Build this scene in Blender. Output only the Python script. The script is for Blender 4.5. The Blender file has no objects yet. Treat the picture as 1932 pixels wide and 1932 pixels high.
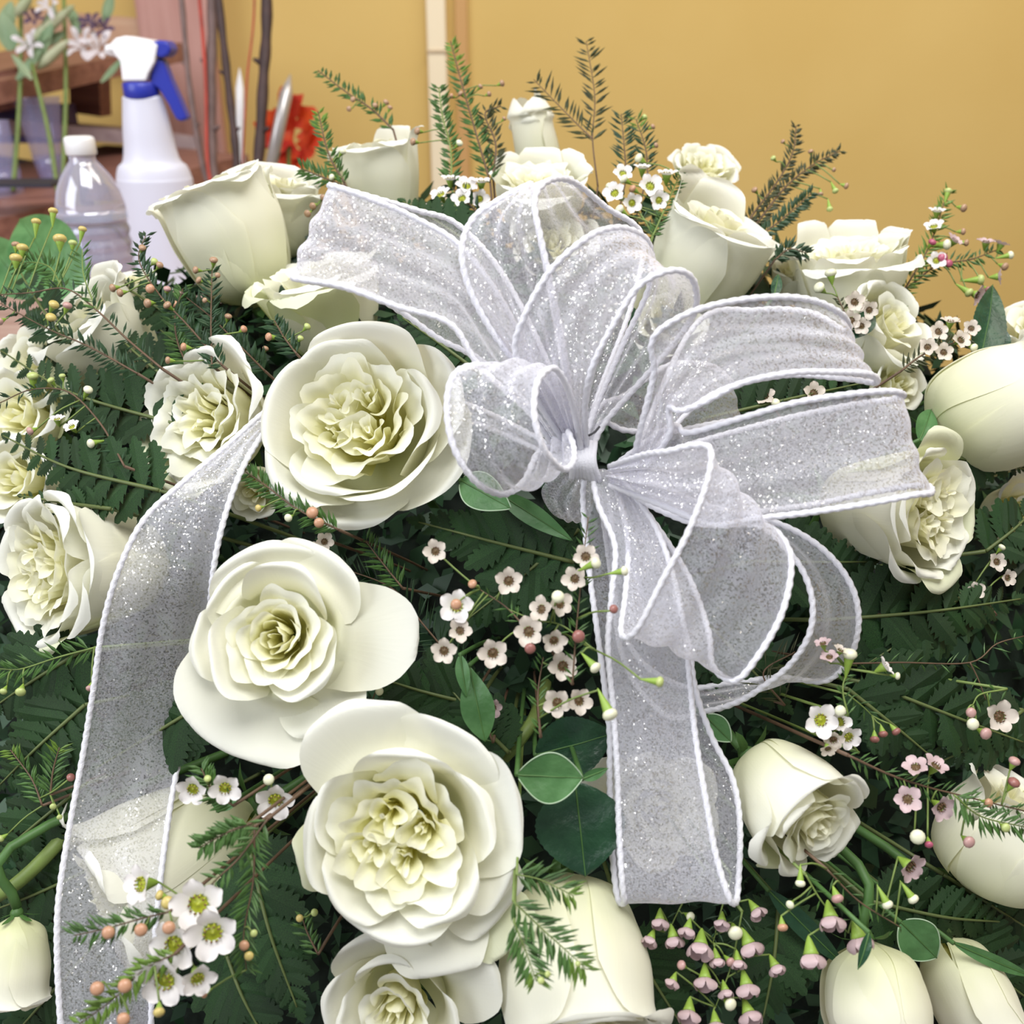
import bpy, math, random
import numpy as np
from mathutils import Vector, Matrix

# ------------------------------------------------------------------ camera, world, lights
PI = math.pi
F = 1856.0                      # focal length in pixels of the 1932 px frame
PITCH = math.radians(25.0)
CAM = np.array([0.0, 0.0, 1.45])
RT = np.array([1.0, 0.0, 0.0])
FW = np.array([0.0, math.cos(PITCH), -math.sin(PITCH)])
UP = np.array([0.0, math.sin(PITCH), math.cos(PITCH)])

sc = bpy.context.scene
COL = sc.collection
cd = bpy.data.cameras.new('camera')
cam = bpy.data.objects.new('camera', cd)
COL.objects.link(cam)
cd.sensor_width = 36.0
cd.lens = 36.0 * F / 1932.0
cd.clip_start = 0.02
cd.clip_end = 30
cd.dof.use_dof = True
cd.dof.focus_distance = 0.47
cd.dof.aperture_fstop = 9.5
cam.location = CAM
cam.rotation_euler = (PI / 2 - PITCH, 0, 0)
sc.camera = cam

sc.view_settings.view_transform = 'Standard'
sc.view_settings.look = 'None'
sc.view_settings.gamma = 1.0
sc.view_settings.use_curve_mapping = False
sc.view_settings.exposure = 0.30
sc.cycles.transparent_max_bounces = 24
sc.cycles.max_bounces = 8
sc.cycles.diffuse_bounces = 6
sc.cycles.transmission_bounces = 8
sc.cycles.use_denoising = True

world = bpy.data.worlds.new('world')
sc.world = world
world.use_nodes = True
bg = world.node_tree.nodes['Background']
bg.inputs[0].default_value = (0.93, 0.94, 1.0, 1)
bg.inputs[1].default_value = 0.30


def area(name, loc, target, size, power, color=(1, 1, 1), sy=None):
    l = bpy.data.lights.new(name, 'AREA')
    l.shape = 'RECTANGLE'
    l.size = size
    l.size_y = sy or size
    l.energy = power
    l.color = color
    o = bpy.data.objects.new(name, l)
    COL.objects.link(o)
    o.location = loc
    d = Vector(target) - Vector(loc)
    o.rotation_euler = d.to_track_quat('-Z', 'Y').to_euler()
    o['label'] = 'soft light outside the frame'
    return o


area('ceiling_light', (0.1, -0.1, 2.95), (0.0, 0.5, 1.2), 1.3, 33, (1.0, 0.99, 0.97), 0.9)
area('window_light', (-1.9, -0.5, 2.3), (0.0, 0.6, 1.1), 1.5, 32, (0.88, 0.92, 1.0), 1.4)
area('wall_fill_light', (1.0, 0.9, 2.95), (0.6, 2.0, 1.4), 1.2, 13, (1.0, 0.90, 0.78), 0.5)  # unseen warm fill added to brighten the back wall


# ------------------------------------------------------------------ helpers
def P(px, py, d):
    return CAM + d * ((px - 966.0) / F * RT + (966.0 - py) / F * UP + FW)


def cdir(x, y, z):
    """camera-frame direction (right, up, towards the camera) to world"""
    v = x * RT + y * UP - z * FW
    return v / np.linalg.norm(v)


def D(px, py):
    """distance of the arrangement's face"""
    dy = 966.0 - py
    d = 0.45 + (0.00019 * dy if dy > 0 else 0.000045 * dy)
    return d + 0.04 * ((px - 966.0) / 966.0) ** 2


def mesh(name, verts, faces, uvs=None, smooth=True):
    me = bpy.data.meshes.new(name)
    v = np.asarray(verts, dtype=np.float32).reshape(-1, 3)
    fl = [tuple(int(i) for i in f) for f in faces] if not isinstance(faces, np.ndarray) else faces
    if isinstance(fl, np.ndarray):
        nf, k = fl.shape
        me.vertices.add(len(v))
        me.vertices.foreach_set('co', v.ravel())
        me.loops.add(nf * k)
        me.loops.foreach_set('vertex_index', fl.astype(np.int32).ravel())
        me.polygons.add(nf)
        me.polygons.foreach_set('loop_start', np.arange(0, nf * k, k, dtype=np.int32))
        me.update(calc_edges=True)
    else:
        me.from_pydata([tuple(map(float, a)) for a in v], [], fl)
        me.update()
    if uvs is not None:
        uvl = me.uv_layers.new(name='UVMap')
        li = np.zeros(len(me.loops), dtype=np.int32)
        me.loops.foreach_get('vertex_index', li)
        uvl.data.foreach_set('uv', np.asarray(uvs, dtype=np.float32)[li].ravel())
    if smooth:
        me.polygons.foreach_set('use_smooth', np.ones(len(me.polygons), dtype=bool))
    me.update()
    return me


def link(name, me, mat=None, parent=None):
    if mat is not None and len(me.materials) == 0:
        me.materials.append(mat)
    o = bpy.data.objects.new(name, me)
    COL.objects.link(o)
    if parent is not None:
        o.parent = parent
    return o


def empty(name, loc, basis=None):
    o = bpy.data.objects.new(name, None)
    o.empty_display_size = 0.01
    COL.objects.link(o)
    m = Matrix.Identity(4)
    if basis is not None:
        for c in range(3):
            for r in range(3):
                m[r][c] = float(basis[c][r])
    m.translation = Vector([float(a) for a in loc])
    o.matrix_world = m
    return o


LABELS = set()


def tag(o, label, cat, group=None, kind=None):
    o['label'] = label
    o['category'] = cat
    if group:
        o['group'] = group
    if kind:
        o['kind'] = kind
    return o


def gridfaces(n, m, wrap=False):
    i = np.arange(n - 1)[:, None]
    j = np.arange(m if wrap else m - 1)[None, :]
    j2 = (j + 1) % m
    a = i * m + j
    b = i * m + j2
    c = (i + 1) * m + j2
    d = (i + 1) * m + j
    return np.stack([a, b, c, d], -1).reshape(-1, 4)


def cr(points, n):
    """Catmull-Rom resample of control rows (k,dim) to n rows"""
    p = np.asarray(points, dtype=float)
    k = len(p)
    if k == 2:
        t = np.linspace(0, 1, n)[:, None]
        return p[0] * (1 - t) + p[1] * t
    q = np.vstack([2 * p[0] - p[1], p, 2 * p[-1] - p[-2]])
    ts = np.linspace(0, k - 1, n)
    i = np.minimum(ts.astype(int), k - 2)
    t = (ts - i)[:, None]
    p0, p1, p2, p3 = q[i], q[i + 1], q[i + 2], q[i + 3]
    return 0.5 * (2 * p1 + (p2 - p0) * t + (2 * p0 - 5 * p1 + 4 * p2 - p3) * t ** 2 + (3 * p1 - p0 - 3 * p2 + p3) * t ** 3)


def frames(pts):
    pts = np.asarray(pts, float)
    t = np.gradient(pts, axis=0)
    t /= np.linalg.norm(t, axis=1)[:, None] + 1e-12
    n = np.zeros_like(t)
    a = np.array([0.0, 0, 1]) if abs(t[0][2]) < 0.9 else np.array([1.0, 0, 0])
    v = a - t[0] * a.dot(t[0])
    n[0] = v / np.linalg.norm(v)
    for i in range(1, len(t)):
        v = n[i - 1] - t[i] * n[i - 1].dot(t[i])
        n[i] = v / (np.linalg.norm(v) + 1e-12)
    return t, n, np.cross(t, n)


def tube(pts, rad, seg=6, twist=None):
    """returns verts, faces of a tube closed at its ends"""
    pts = np.asarray(pts, float)
    t, n, b = frames(pts)
    k = len(pts)
    r = np.ones(k) * rad if np.isscalar(rad) else np.interp(np.linspace(0, 1, k), np.linspace(0, 1, len(rad)), rad)
    th = np.linspace(0, 2 * PI, seg, endpoint=False)
    rr = r[:, None] * np.ones((1, seg))
    if twist:
        s = np.concatenate([[0], np.cumsum(np.linalg.norm(np.diff(pts, axis=0), axis=1))])
        rr = rr * (1 + twist[1] * np.sin(2 * th[None, :] - 2 * PI * s[:, None] / twist[0]))
    v = pts[:, None, :] + rr[..., None] * (np.cos(th)[None, :, None] * n[:, None, :] + np.sin(th)[None, :, None] * b[:, None, :])
    v = v.reshape(-1, 3)
    f = gridfaces(k, seg, True)
    nv = len(v)
    v = np.vstack([v, pts[0], pts[-1]])
    j = np.arange(seg)
    c0 = np.stack([j * 0 + nv, (j + 1) % seg, j, j * 0 + nv], -1)
    o = (k - 1) * seg
    c1 = np.stack([j * 0 + nv + 1, o + j, o + (j + 1) % seg, j * 0 + nv + 1], -1)
    # triangles kept as lists
    faces = [tuple(x) for x in f.tolist()] + [tuple(x[:3]) for x in c0.tolist()] + [tuple(x[:3]) for x in c1.tolist()]
    return v, faces


class MB:
    """collects pieces into ONE mesh"""
    def __init__(self):
        self.v = []
        self.f = []
        self.n = 0

    def add(self, v, f):
        v = np.asarray(v, float).reshape(-1, 3)
        self.v.append(v)
        n = self.n
        self.f += [tuple(int(i) + n for i in g) for g in (f.tolist() if isinstance(f, np.ndarray) else f)]
        self.n += len(v)

    def tube(self, pts, rad, seg=6):
        self.add(*tube(pts, rad, seg))

    def box(self, c, s, basis=None):
        c = np.asarray(c, float)
        hx, hy, hz = [a / 2 for a in s]
        v = np.array([[x, y, z] for x in (-hx, hx) for y in (-hy, hy) for z in (-hz, hz)])
        if basis is not None:
            v = v @ np.asarray(basis, float)
        self.add(v + c, [(0, 1, 3, 2), (4, 6, 7, 5), (0, 4, 5, 1), (2, 3, 7, 6), (0, 2, 6, 4), (1, 5, 7, 3)])

    def lathe(self, prof, n=24, c=(0, 0, 0)):
        prof = np.asarray(prof, float)
        th = np.linspace(0, 2 * PI, n, endpoint=False)
        v = np.stack([prof[:, 0][:, None] * np.cos(th), prof[:, 0][:, None] * np.sin(th), prof[:, 1][:, None] * np.ones(n)], -1)
        self.add(v.reshape(-1, 3) + np.asarray(c, float), gridfaces(len(prof), n, True))

    def build(self, name, mat, parent=None, smooth=True):
        me = mesh(name, np.vstack(self.v), self.f, smooth=smooth)
        return link(name, me, mat, parent)


# ------------------------------------------------------------------ materials
def srgb(r, g, b):
    return tuple(((c / 255.0) / 12.92 if c / 255.0 <= 0.04045 else ((c / 255.0 + 0.055) / 1.055) ** 2.4) for c in (r, g, b)) + (1.0,)


def newmat(name):
    m = bpy.data.materials.new(name)
    m.use_nodes = True
    nt = m.node_tree
    nt.nodes.clear()
    out = nt.nodes.new('ShaderNodeOutputMaterial')
    return m, nt, out


def simple(name, col, rough=0.5, noise=0.0, nscale=40, bump=0.0, bscale=200, spec=0.4, trans=0.0, metal=0.0, col2=None, stretch=None, jitter=0.0):
    m, nt, out = newmat(name)
    N, L = nt.nodes.new, nt.links.new
    b = N('ShaderNodeBsdfPrincipled')
    b.inputs['Roughness'].default_value = rough
    b.inputs['Specular IOR Level'].default_value = spec
    b.inputs['Metallic'].default_value = metal
    b.inputs['Base Color'].default_value = col
    tc = N('ShaderNodeTexCoord')
    vec = tc.outputs['Object']
    if stretch:
        mp = N('ShaderNodeMapping')
        mp.inputs['Scale'].default_value = stretch
        L(vec, mp.inputs[0])
        vec = mp.outputs[0]
    colsock = None
    if noise or col2:
        nz = N('ShaderNodeTexNoise')
        nz.inputs['Scale'].default_value = nscale
        nz.inputs['Detail'].default_value = 4
        L(vec, nz.inputs['Vector'])
        mix = N('ShaderNodeMix')
        mix.data_type = 'RGBA'
        c2 = col2 or tuple(c * (1 - noise) for c in col[:3]) + (1,)
        mix.inputs[6].default_value = col
        mix.inputs[7].default_value = c2
        rp = N('ShaderNodeMapRange')
        rp.inputs[1].default_value = 0.35
        rp.inputs[2].default_value = 0.65
        L(nz.outputs[0], rp.inputs[0])
        L(rp.outputs[0], mix.inputs[0])
        colsock = mix.outputs[2]
    if jitter:
        oi = N('ShaderNodeObjectInfo')
        hs = N('ShaderNodeHueSaturation')
        mr = N('ShaderNodeMapRange')
        mr.inputs[3].default_value = 1 - jitter
        mr.inputs[4].default_value = 1 + jitter
        L(oi.outputs['Random'], mr.inputs[0])
        L(mr.outputs[0], hs.inputs['Value'])
        if colsock:
            L(colsock, hs.inputs['Color'])
        else:
            hs.inputs['Color'].default_value = col
        colsock = hs.outputs[0]
    if colsock:
        L(colsock, b.inputs['Base Color'])
    if bump:
        nb = N('ShaderNodeTexNoise')
        nb.inputs['Scale'].default_value = bscale
        nb.inputs['Detail'].default_value = 3
        L(vec, nb.inputs['Vector'])
        bp = N('ShaderNodeBump')
        bp.inputs['Strength'].default_value = bump
        bp.inputs['Distance'].default_value = 0.002
        L(nb.outputs[0], bp.inputs['Height'])
        L(bp.outputs[0], b.inputs['Normal'])
    if trans:
        t = N('ShaderNodeBsdfTranslucent')
        t.inputs[0].default_value = col
        if colsock:
            L(colsock, t.inputs[0])
        mx = N('ShaderNodeMixShader')
        mx.inputs[0].default_value = trans
        L(b.outputs[0], mx.inputs[1])
        L(t.outputs[0], mx.inputs[2])
        L(mx.outputs[0], out.inputs[0])
    else:
        L(b.outputs[0], out.inputs[0])
    return m


def petal_mat(name, base, mid, tip, trans=0.35):
    """rose petal: the flesh itself runs from a green-yellow claw to an ivory rim, with fine veins along it"""
    m, nt, out = newmat(name)
    N, L = nt.nodes.new, nt.links.new
    uv = N('ShaderNodeUVMap')
    sep = N('ShaderNodeSeparateXYZ')
    L(uv.outputs[0], sep.inputs[0])
    ramp = N('ShaderNodeValToRGB')
    e = ramp.color_ramp.elements
    e[0].position = 0.12
    e[0].color = base
    e[1].position = 0.95
    e[1].color = tip
    x = ramp.color_ramp.elements.new(0.6)
    x.color = mid
    nz = N('ShaderNodeTexNoise')
    nz.inputs['Scale'].default_value = 3.0
    nz.inputs['Detail'].default_value = 2
    L(uv.outputs[0], nz.inputs['Vector'])
    mad = N('ShaderNodeMath')
    mad.operation = 'MULTIPLY_ADD'
    L(nz.outputs[0], mad.inputs[0])
    mad.inputs[1].default_value = 0.22
    L(sep.outputs[1], mad.inputs[2])
    sub = N('ShaderNodeMath')
    sub.operation = 'SUBTRACT'
    L(mad.outputs[0], sub.inputs[0])
    sub.inputs[1].default_value = 0.11
    L(sub.outputs[0], ramp.inputs[0])
    b = N('ShaderNodeBsdfPrincipled')
    b.inputs['Roughness'].default_value = 0.62
    b.inputs['Specular IOR Level'].default_value = 0.18
    b.inputs['Sheen Weight'].default_value = 0.08
    L(ramp.outputs[0], b.inputs['Base Color'])
    mp = N('ShaderNodeMapping')
    mp.inputs['Scale'].default_value = (46, 3, 1)
    L(uv.outputs[0], mp.inputs[0])
    vn = N('ShaderNodeTexNoise')
    vn.inputs['Scale'].default_value = 1.0
    vn.inputs['Detail'].default_value = 3
    L(mp.outputs[0], vn.inputs['Vector'])
    bp = N('ShaderNodeBump')
    bp.inputs['Strength'].default_value = 0.10
    bp.inputs['Distance'].default_value = 0.001
    L(vn.outputs[0], bp.inputs['Height'])
    L(bp.outputs[0], b.inputs['Normal'])
    t = N('ShaderNodeBsdfTranslucent')
    L(ramp.outputs[0], t.inputs[0])
    mx = N('ShaderNodeMixShader')
    mx.inputs[0].default_value = trans
    L(b.outputs[0], mx.inputs[1])
    L(t.outputs[0], mx.inputs[2])
    L(mx.outputs[0], out.inputs[0])
    return m


def organza():
    m, nt, out = newmat('organza')
    N, L = nt.nodes.new, nt.links.new
    tc = N('ShaderNodeTexCoord')
    # crossing threads: a fine weave that opens and closes
    nz = N('ShaderNodeTexNoise')
    nz.inputs['Scale'].default_value = 1500
    nz.inputs['Detail'].default_value = 1
    L(tc.outputs['Object'], nz.inputs['Vector'])
    big = N('ShaderNodeTexNoise')
    big.inputs['Scale'].default_value = 38
    big.inputs['Detail'].default_value = 3
    L(tc.outputs['Object'], big.inputs['Vector'])
    r1 = N('ShaderNodeMapRange')
    r1.inputs[1].default_value = 0.36
    r1.inputs[2].default_value = 0.64
    r1.inputs[3].default_value = -0.5
    r1.inputs[4].default_value = 0.5
    L(nz.outputs[0], r1.inputs[0])
    r2 = N('ShaderNodeMapRange')
    r2.inputs[1].default_value = 0.4
    r2.inputs[2].default_value = 0.66
    r2.inputs[3].default_value = 0.05
    r2.inputs[4].default_value = 0.28
    L(big.outputs[0], r2.inputs[0])
    amp = N('ShaderNodeMath')
    amp.operation = 'MULTIPLY'
    L(r1.outputs[0], amp.inputs[0])
    L(r2.outputs[0], amp.inputs[1])
    # threads seen edge-on cover more: cover = 1-(1-c)^(1/cos)
    geo = N('ShaderNodeNewGeometry')
    dt = N('ShaderNodeVectorMath')
    dt.operation = 'DOT_PRODUCT'
    L(geo.outputs['Normal'], dt.inputs[0])
    L(geo.outputs['Incoming'], dt.inputs[1])
    ab = N('ShaderNodeMath')
    ab.operation = 'ABSOLUTE'
    L(dt.outputs['Value'], ab.inputs[0])
    mxx = N('ShaderNodeMath')
    mxx.operation = 'MAXIMUM'
    mxx.inputs[1].default_value = 0.12
    L(ab.outputs[0], mxx.inputs[0])
    dv = N('ShaderNodeMath')
    dv.operation = 'DIVIDE'
    dv.inputs[0].default_value = 1.0
    L(mxx.outputs[0], dv.inputs[1])
    pw = N('ShaderNodeMath')
    pw.operation = 'POWER'
    pw.inputs[0].default_value = 0.57
    L(dv.outputs[0], pw.inputs[1])
    one = N('ShaderNodeMath')
    one.operation = 'SUBTRACT'
    one.inputs[0].default_value = 1.0
    L(pw.outputs[0], one.inputs[1])
    ad = N('ShaderNodeMath')
    ad.operation = 'ADD'
    ad.use_clamp = True
    L(one.outputs[0], ad.inputs[0])
    L(amp.outputs[0], ad.inputs[1])
    d = N('ShaderNodeBsdfDiffuse')
    d.inputs[0].default_value = (0.86, 0.86, 0.93, 1)
    t = N('ShaderNodeBsdfTranslucent')
    t.inputs[0].default_value = (0.86, 0.86, 0.94, 1)
    m1 = N('ShaderNodeMixShader')
    m1.inputs[0].default_value = 0.45
    L(d.outputs[0], m1.inputs[1])
    L(t.outputs[0], m1.inputs[2])
    # glitter: small facets with their own tilt
    vo = N('ShaderNodeTexVoronoi')
    vo.inputs['Scale'].default_value = 1500
    L(tc.outputs['Object'], vo.inputs['Vector'])
    sb = N('ShaderNodeVectorMath')
    sb.operation = 'SUBTRACT'
    L(vo.outputs['Color'], sb.inputs[0])
    sb.inputs[1].default_value = (0.5, 0.5, 0.5)
    sca = N('ShaderNodeVectorMath')
    sca.operation = 'SCALE'
    sca.inputs['Scale'].default_value = 1.5
    L(sb.outputs[0], sca.inputs[0])
    an = N('ShaderNodeVectorMath')
    an.operation = 'ADD'
    L(geo.outputs['Normal'], an.inputs[0])
    L(sca.outputs[0], an.inputs[1])
    no = N('ShaderNodeVectorMath')
    no.operation = 'NORMALIZE'
    L(an.outputs[0], no.inputs[0])
    g = N('ShaderNodeBsdfGlossy')
    g.inputs['Roughness'].default_value = 0.30
    g.inputs[0].default_value = (1, 1, 1, 1)
    L(no.outputs[0], g.inputs['Normal'])
    sepc = N('ShaderNodeSeparateColor')
    L(vo.outputs['Color'], sepc.inputs[0])
    gt = N('ShaderNodeMath')
    gt.operation = 'GREATER_THAN'
    gt.inputs[1].default_value = 0.70
    L(sepc.outputs[0], gt.inputs[0])
    gm = N('ShaderNodeMath')
    gm.operation = 'MULTIPLY'
    gm.inputs[1].default_value = 0.62
    L(gt.outputs[0], gm.inputs[0])
    m2 = N('ShaderNodeMixShader')
    L(gm.outputs[0], m2.inputs[0])
    L(m1.outputs[0], m2.inputs[1])
    L(g.outputs[0], m2.inputs[2])
    tr = N('ShaderNodeBsdfTransparent')
    m3 = N('ShaderNodeMixShader')
    L(ad.outputs[0], m3.inputs[0])
    L(tr.outputs[0], m3.inputs[1])
    L(m2.outputs[0], m3.inputs[2])
    L(m3.outputs[0], out.inputs[0])
    return m


M = {}
M['petal_outer'] = petal_mat('rose_petal_outer', (0.74, 0.76, 0.46, 1), (0.87, 0.86, 0.70, 1), (0.90, 0.90, 0.82, 1), 0.3)
M['petal_mid'] = petal_mat('rose_petal_middle', (0.78, 0.75, 0.26, 1), (0.88, 0.86, 0.60, 1), (0.90, 0.90, 0.79, 1), 0.35)
M['petal_heart'] = petal_mat('rose_petal_heart', (0.80, 0.75, 0.22, 1), (0.88, 0.86, 0.50, 1), (0.92, 0.91, 0.74, 1), 0.4)
M['petal_green'] = petal_mat('rose_petal_greenish', (0.60, 0.70, 0.28, 1), (0.76, 0.80, 0.48, 1), (0.84, 0.86, 0.64, 1), 0.3)
M['organza'] = organza()
M['cord'] = simple('ribbon_cord', (0.88, 0.88, 0.93, 1), 0.45, bump=0.3, bscale=1500, trans=0.2)
M['fern'] = simple('fern_green', (0.007, 0.028, 0.007, 1), 0.5, col2=(0.021, 0.068, 0.014, 1), nscale=55, bump=0.4, bscale=350, trans=0.12, jitter=0.3)
M['fern_rachis'] = simple('fern_rachis', (0.10, 0.13, 0.04, 1), 0.5)
M['rose_leaf'] = simple('rose_leaf_green', (0.012, 0.045, 0.022, 1), 0.35, col2=(0.02, 0.07, 0.03, 1), nscale=80, bump=0.3, bscale=300, trans=0.06)
M['grey_leaf'] = simple('grey_green_leaf', (0.06, 0.16, 0.05, 1), 0.4, col2=(0.11, 0.25, 0.09, 1), nscale=60, bump=0.2, bscale=300, trans=0.2)
M['leaf_rim'] = simple('pale_leaf_rim', (0.38, 0.50, 0.34, 1), 0.5)
M['sepal'] = simple('sepal_green', (0.09, 0.20, 0.05, 1), 0.5, noise=0.3, trans=0.15)
M['stem'] = simple('rose_stem', (0.07, 0.16, 0.04, 1), 0.5, noise=0.3)
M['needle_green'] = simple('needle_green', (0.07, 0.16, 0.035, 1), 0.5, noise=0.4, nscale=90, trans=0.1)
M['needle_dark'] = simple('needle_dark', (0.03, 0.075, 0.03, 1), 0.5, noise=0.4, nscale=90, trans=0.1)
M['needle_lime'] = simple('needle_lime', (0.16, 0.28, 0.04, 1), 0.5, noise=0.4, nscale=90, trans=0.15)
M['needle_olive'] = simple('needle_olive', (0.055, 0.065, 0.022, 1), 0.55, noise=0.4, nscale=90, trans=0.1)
M['twig_brown'] = simple('twig_brown', (0.13, 0.078, 0.045, 1), 0.6, noise=0.3, nscale=120)
M['twig_green'] = simple('twig_green', (0.17, 0.24, 0.06, 1), 0.5, noise=0.2, nscale=120)
M['cup_green'] = simple('cup_green', (0.26, 0.40, 0.06, 1), 0.45, noise=0.2)
M['wax_white'] = simple('waxflower_white', (0.86, 0.82, 0.80, 1), 0.4, noise=0.06, nscale=400, trans=0.2)
M['wax_cream'] = simple('waxflower_cream', (0.74, 0.66, 0.57, 1), 0.4, noise=0.2, nscale=400, trans=0.2)
M['wax_pink'] = simple('waxflower_pink', (0.66, 0.50, 0.51, 1), 0.4, noise=0.2, nscale=400, trans=0.2)
M['disc_lime'] = simple('disc_lime', (0.42, 0.46, 0.03, 1), 0.4, noise=0.3, nscale=500)
M['disc_brown'] = simple('disc_brown', (0.16, 0.10, 0.04, 1), 0.5, noise=0.4, nscale=500)
M['stamen'] = simple('stamen_tip', (0.16, 0.06, 0.04, 1), 0.5)
for k_, c_ in dict(peach=(0.55, 0.30, 0.18), white=(0.80, 0.80, 0.58), pink=(0.32, 0.13, 0.11), rose=(0.52, 0.31, 0.28), tan=(0.42, 0.26, 0.16), yellow=(0.60, 0.48, 0.16), lime=(0.48, 0.56, 0.20), magenta=(0.45, 0.10, 0.17)).items():
    M['bud_' + k_] = simple('bud_' + k_, c_ + (1,), 0.35, noise=0.25, nscale=300, spec=0.5)
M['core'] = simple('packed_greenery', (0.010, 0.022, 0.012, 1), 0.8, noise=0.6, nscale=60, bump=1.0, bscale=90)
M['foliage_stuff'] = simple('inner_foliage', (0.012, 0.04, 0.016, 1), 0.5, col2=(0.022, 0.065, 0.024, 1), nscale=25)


# ------------------------------------------------------------------ roses
def basis_from(face, roll=0.0):
    """local frame of a flower: z = facing direction, x ~ image right, y ~ image up"""
    z = cdir(*face)
    ref = UP if abs(z.dot(UP)) < 0.93 else -FW * (-1.0)
    x = np.cross(UP, z)
    if np.linalg.norm(x) < 0.35:
        x = RT - z * RT.dot(z)
    x = x / np.linalg.norm(x)
    y = np.cross(z, x)
    if roll:
        c, s = math.cos(roll), math.sin(roll)
        x, y = c * x + s * y, c * y - s * x
    return np.array([x, y, z])


def petal_grid(az, w, prof, nu=18, nv=18, round_=0.42, rp=2.6, spiral=0.05, ruf=0.0, rf=5.0, rph=0.0, side=0.0, tip=0.0, center=(0, 0), nar=0.55, edge=0.0, seed=0):
    """one petal: az azimuth, w half width in radians, prof list of (r, z)"""
    rng = np.random.RandomState(seed + 17)
    u = np.linspace(-1, 1, nu)[None, :]
    v = np.linspace(0, 1, nv)[:, None]
    e = 1 - round_ * np.abs(u) ** rp
    if edge:
        ph = rng.rand(3) * 6.3
        e = e + edge * (np.sin(u * 7 + ph[0]) * 0.5 + np.sin(u * 15 + ph[1]) * 0.3 + np.sin(u * 29 + ph[2]) * 0.2)
    e = e + tip * np.exp(-(u / 0.18) ** 2)
    ve = v * e
    cv = cr(prof, 60)
    al = np.concatenate([[0], np.cumsum(np.linalg.norm(np.diff(cv, axis=0), axis=1))])
    t = 0.25 * np.linspace(0, 1, 60) + 0.75 * al / al[-1]
    vc = np.clip(ve, 0, 1)
    r = np.interp(vc, t, cv[:, 0])
    z = np.interp(vc, t, cv[:, 1])
    over = ve - vc
    dr = (cv[-1] - cv[-2]) / max(1e-6, t[-1] - t[-2])
    r = r + over * dr[0]
    z = z + over * dr[1]
    ww = w * (nar + (1 - nar) * np.sin(np.clip(v, 0, 1) * PI / 2) ** 0.8)
    th = az + u * ww
    r = r * (1 + spiral * u)
    if ruf:
        a = ruf * ve ** 2
        r = r + a * np.sin(rf * u + rph) + 0.4 * a * np.sin(2.3 * rf * u + rph * 2)
        z = z + 0.6 * a * np.sin(rf * u * 0.9 + rph + 1.3)
    if side:
        k = np.abs(u) ** 3 * ve ** 2
        r = r + side * k * 0.5
        z = z - side * k
    # broad gentle unevenness
    ph = rng.rand(4) * 6.3
    r = r + 0.018 * np.sin(2.1 * u + 3 * v + ph[0]) * ve
    z = z + 0.018 * np.sin(2.7 * u + 2 * v + ph[1]) * ve
    x = center[0] + r * np.cos(th)
    y = center[1] + r * np.sin(th)
    pts = np.stack([x, y, z + 0 * u], -1)
    uv = np.stack([(u + 1) / 2 + 0 * v, ve + 0 * u], -1)
    return pts.reshape(-1, 3), gridfaces(nv, nu), uv.reshape(-1, 2)


ROSES = []


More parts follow.
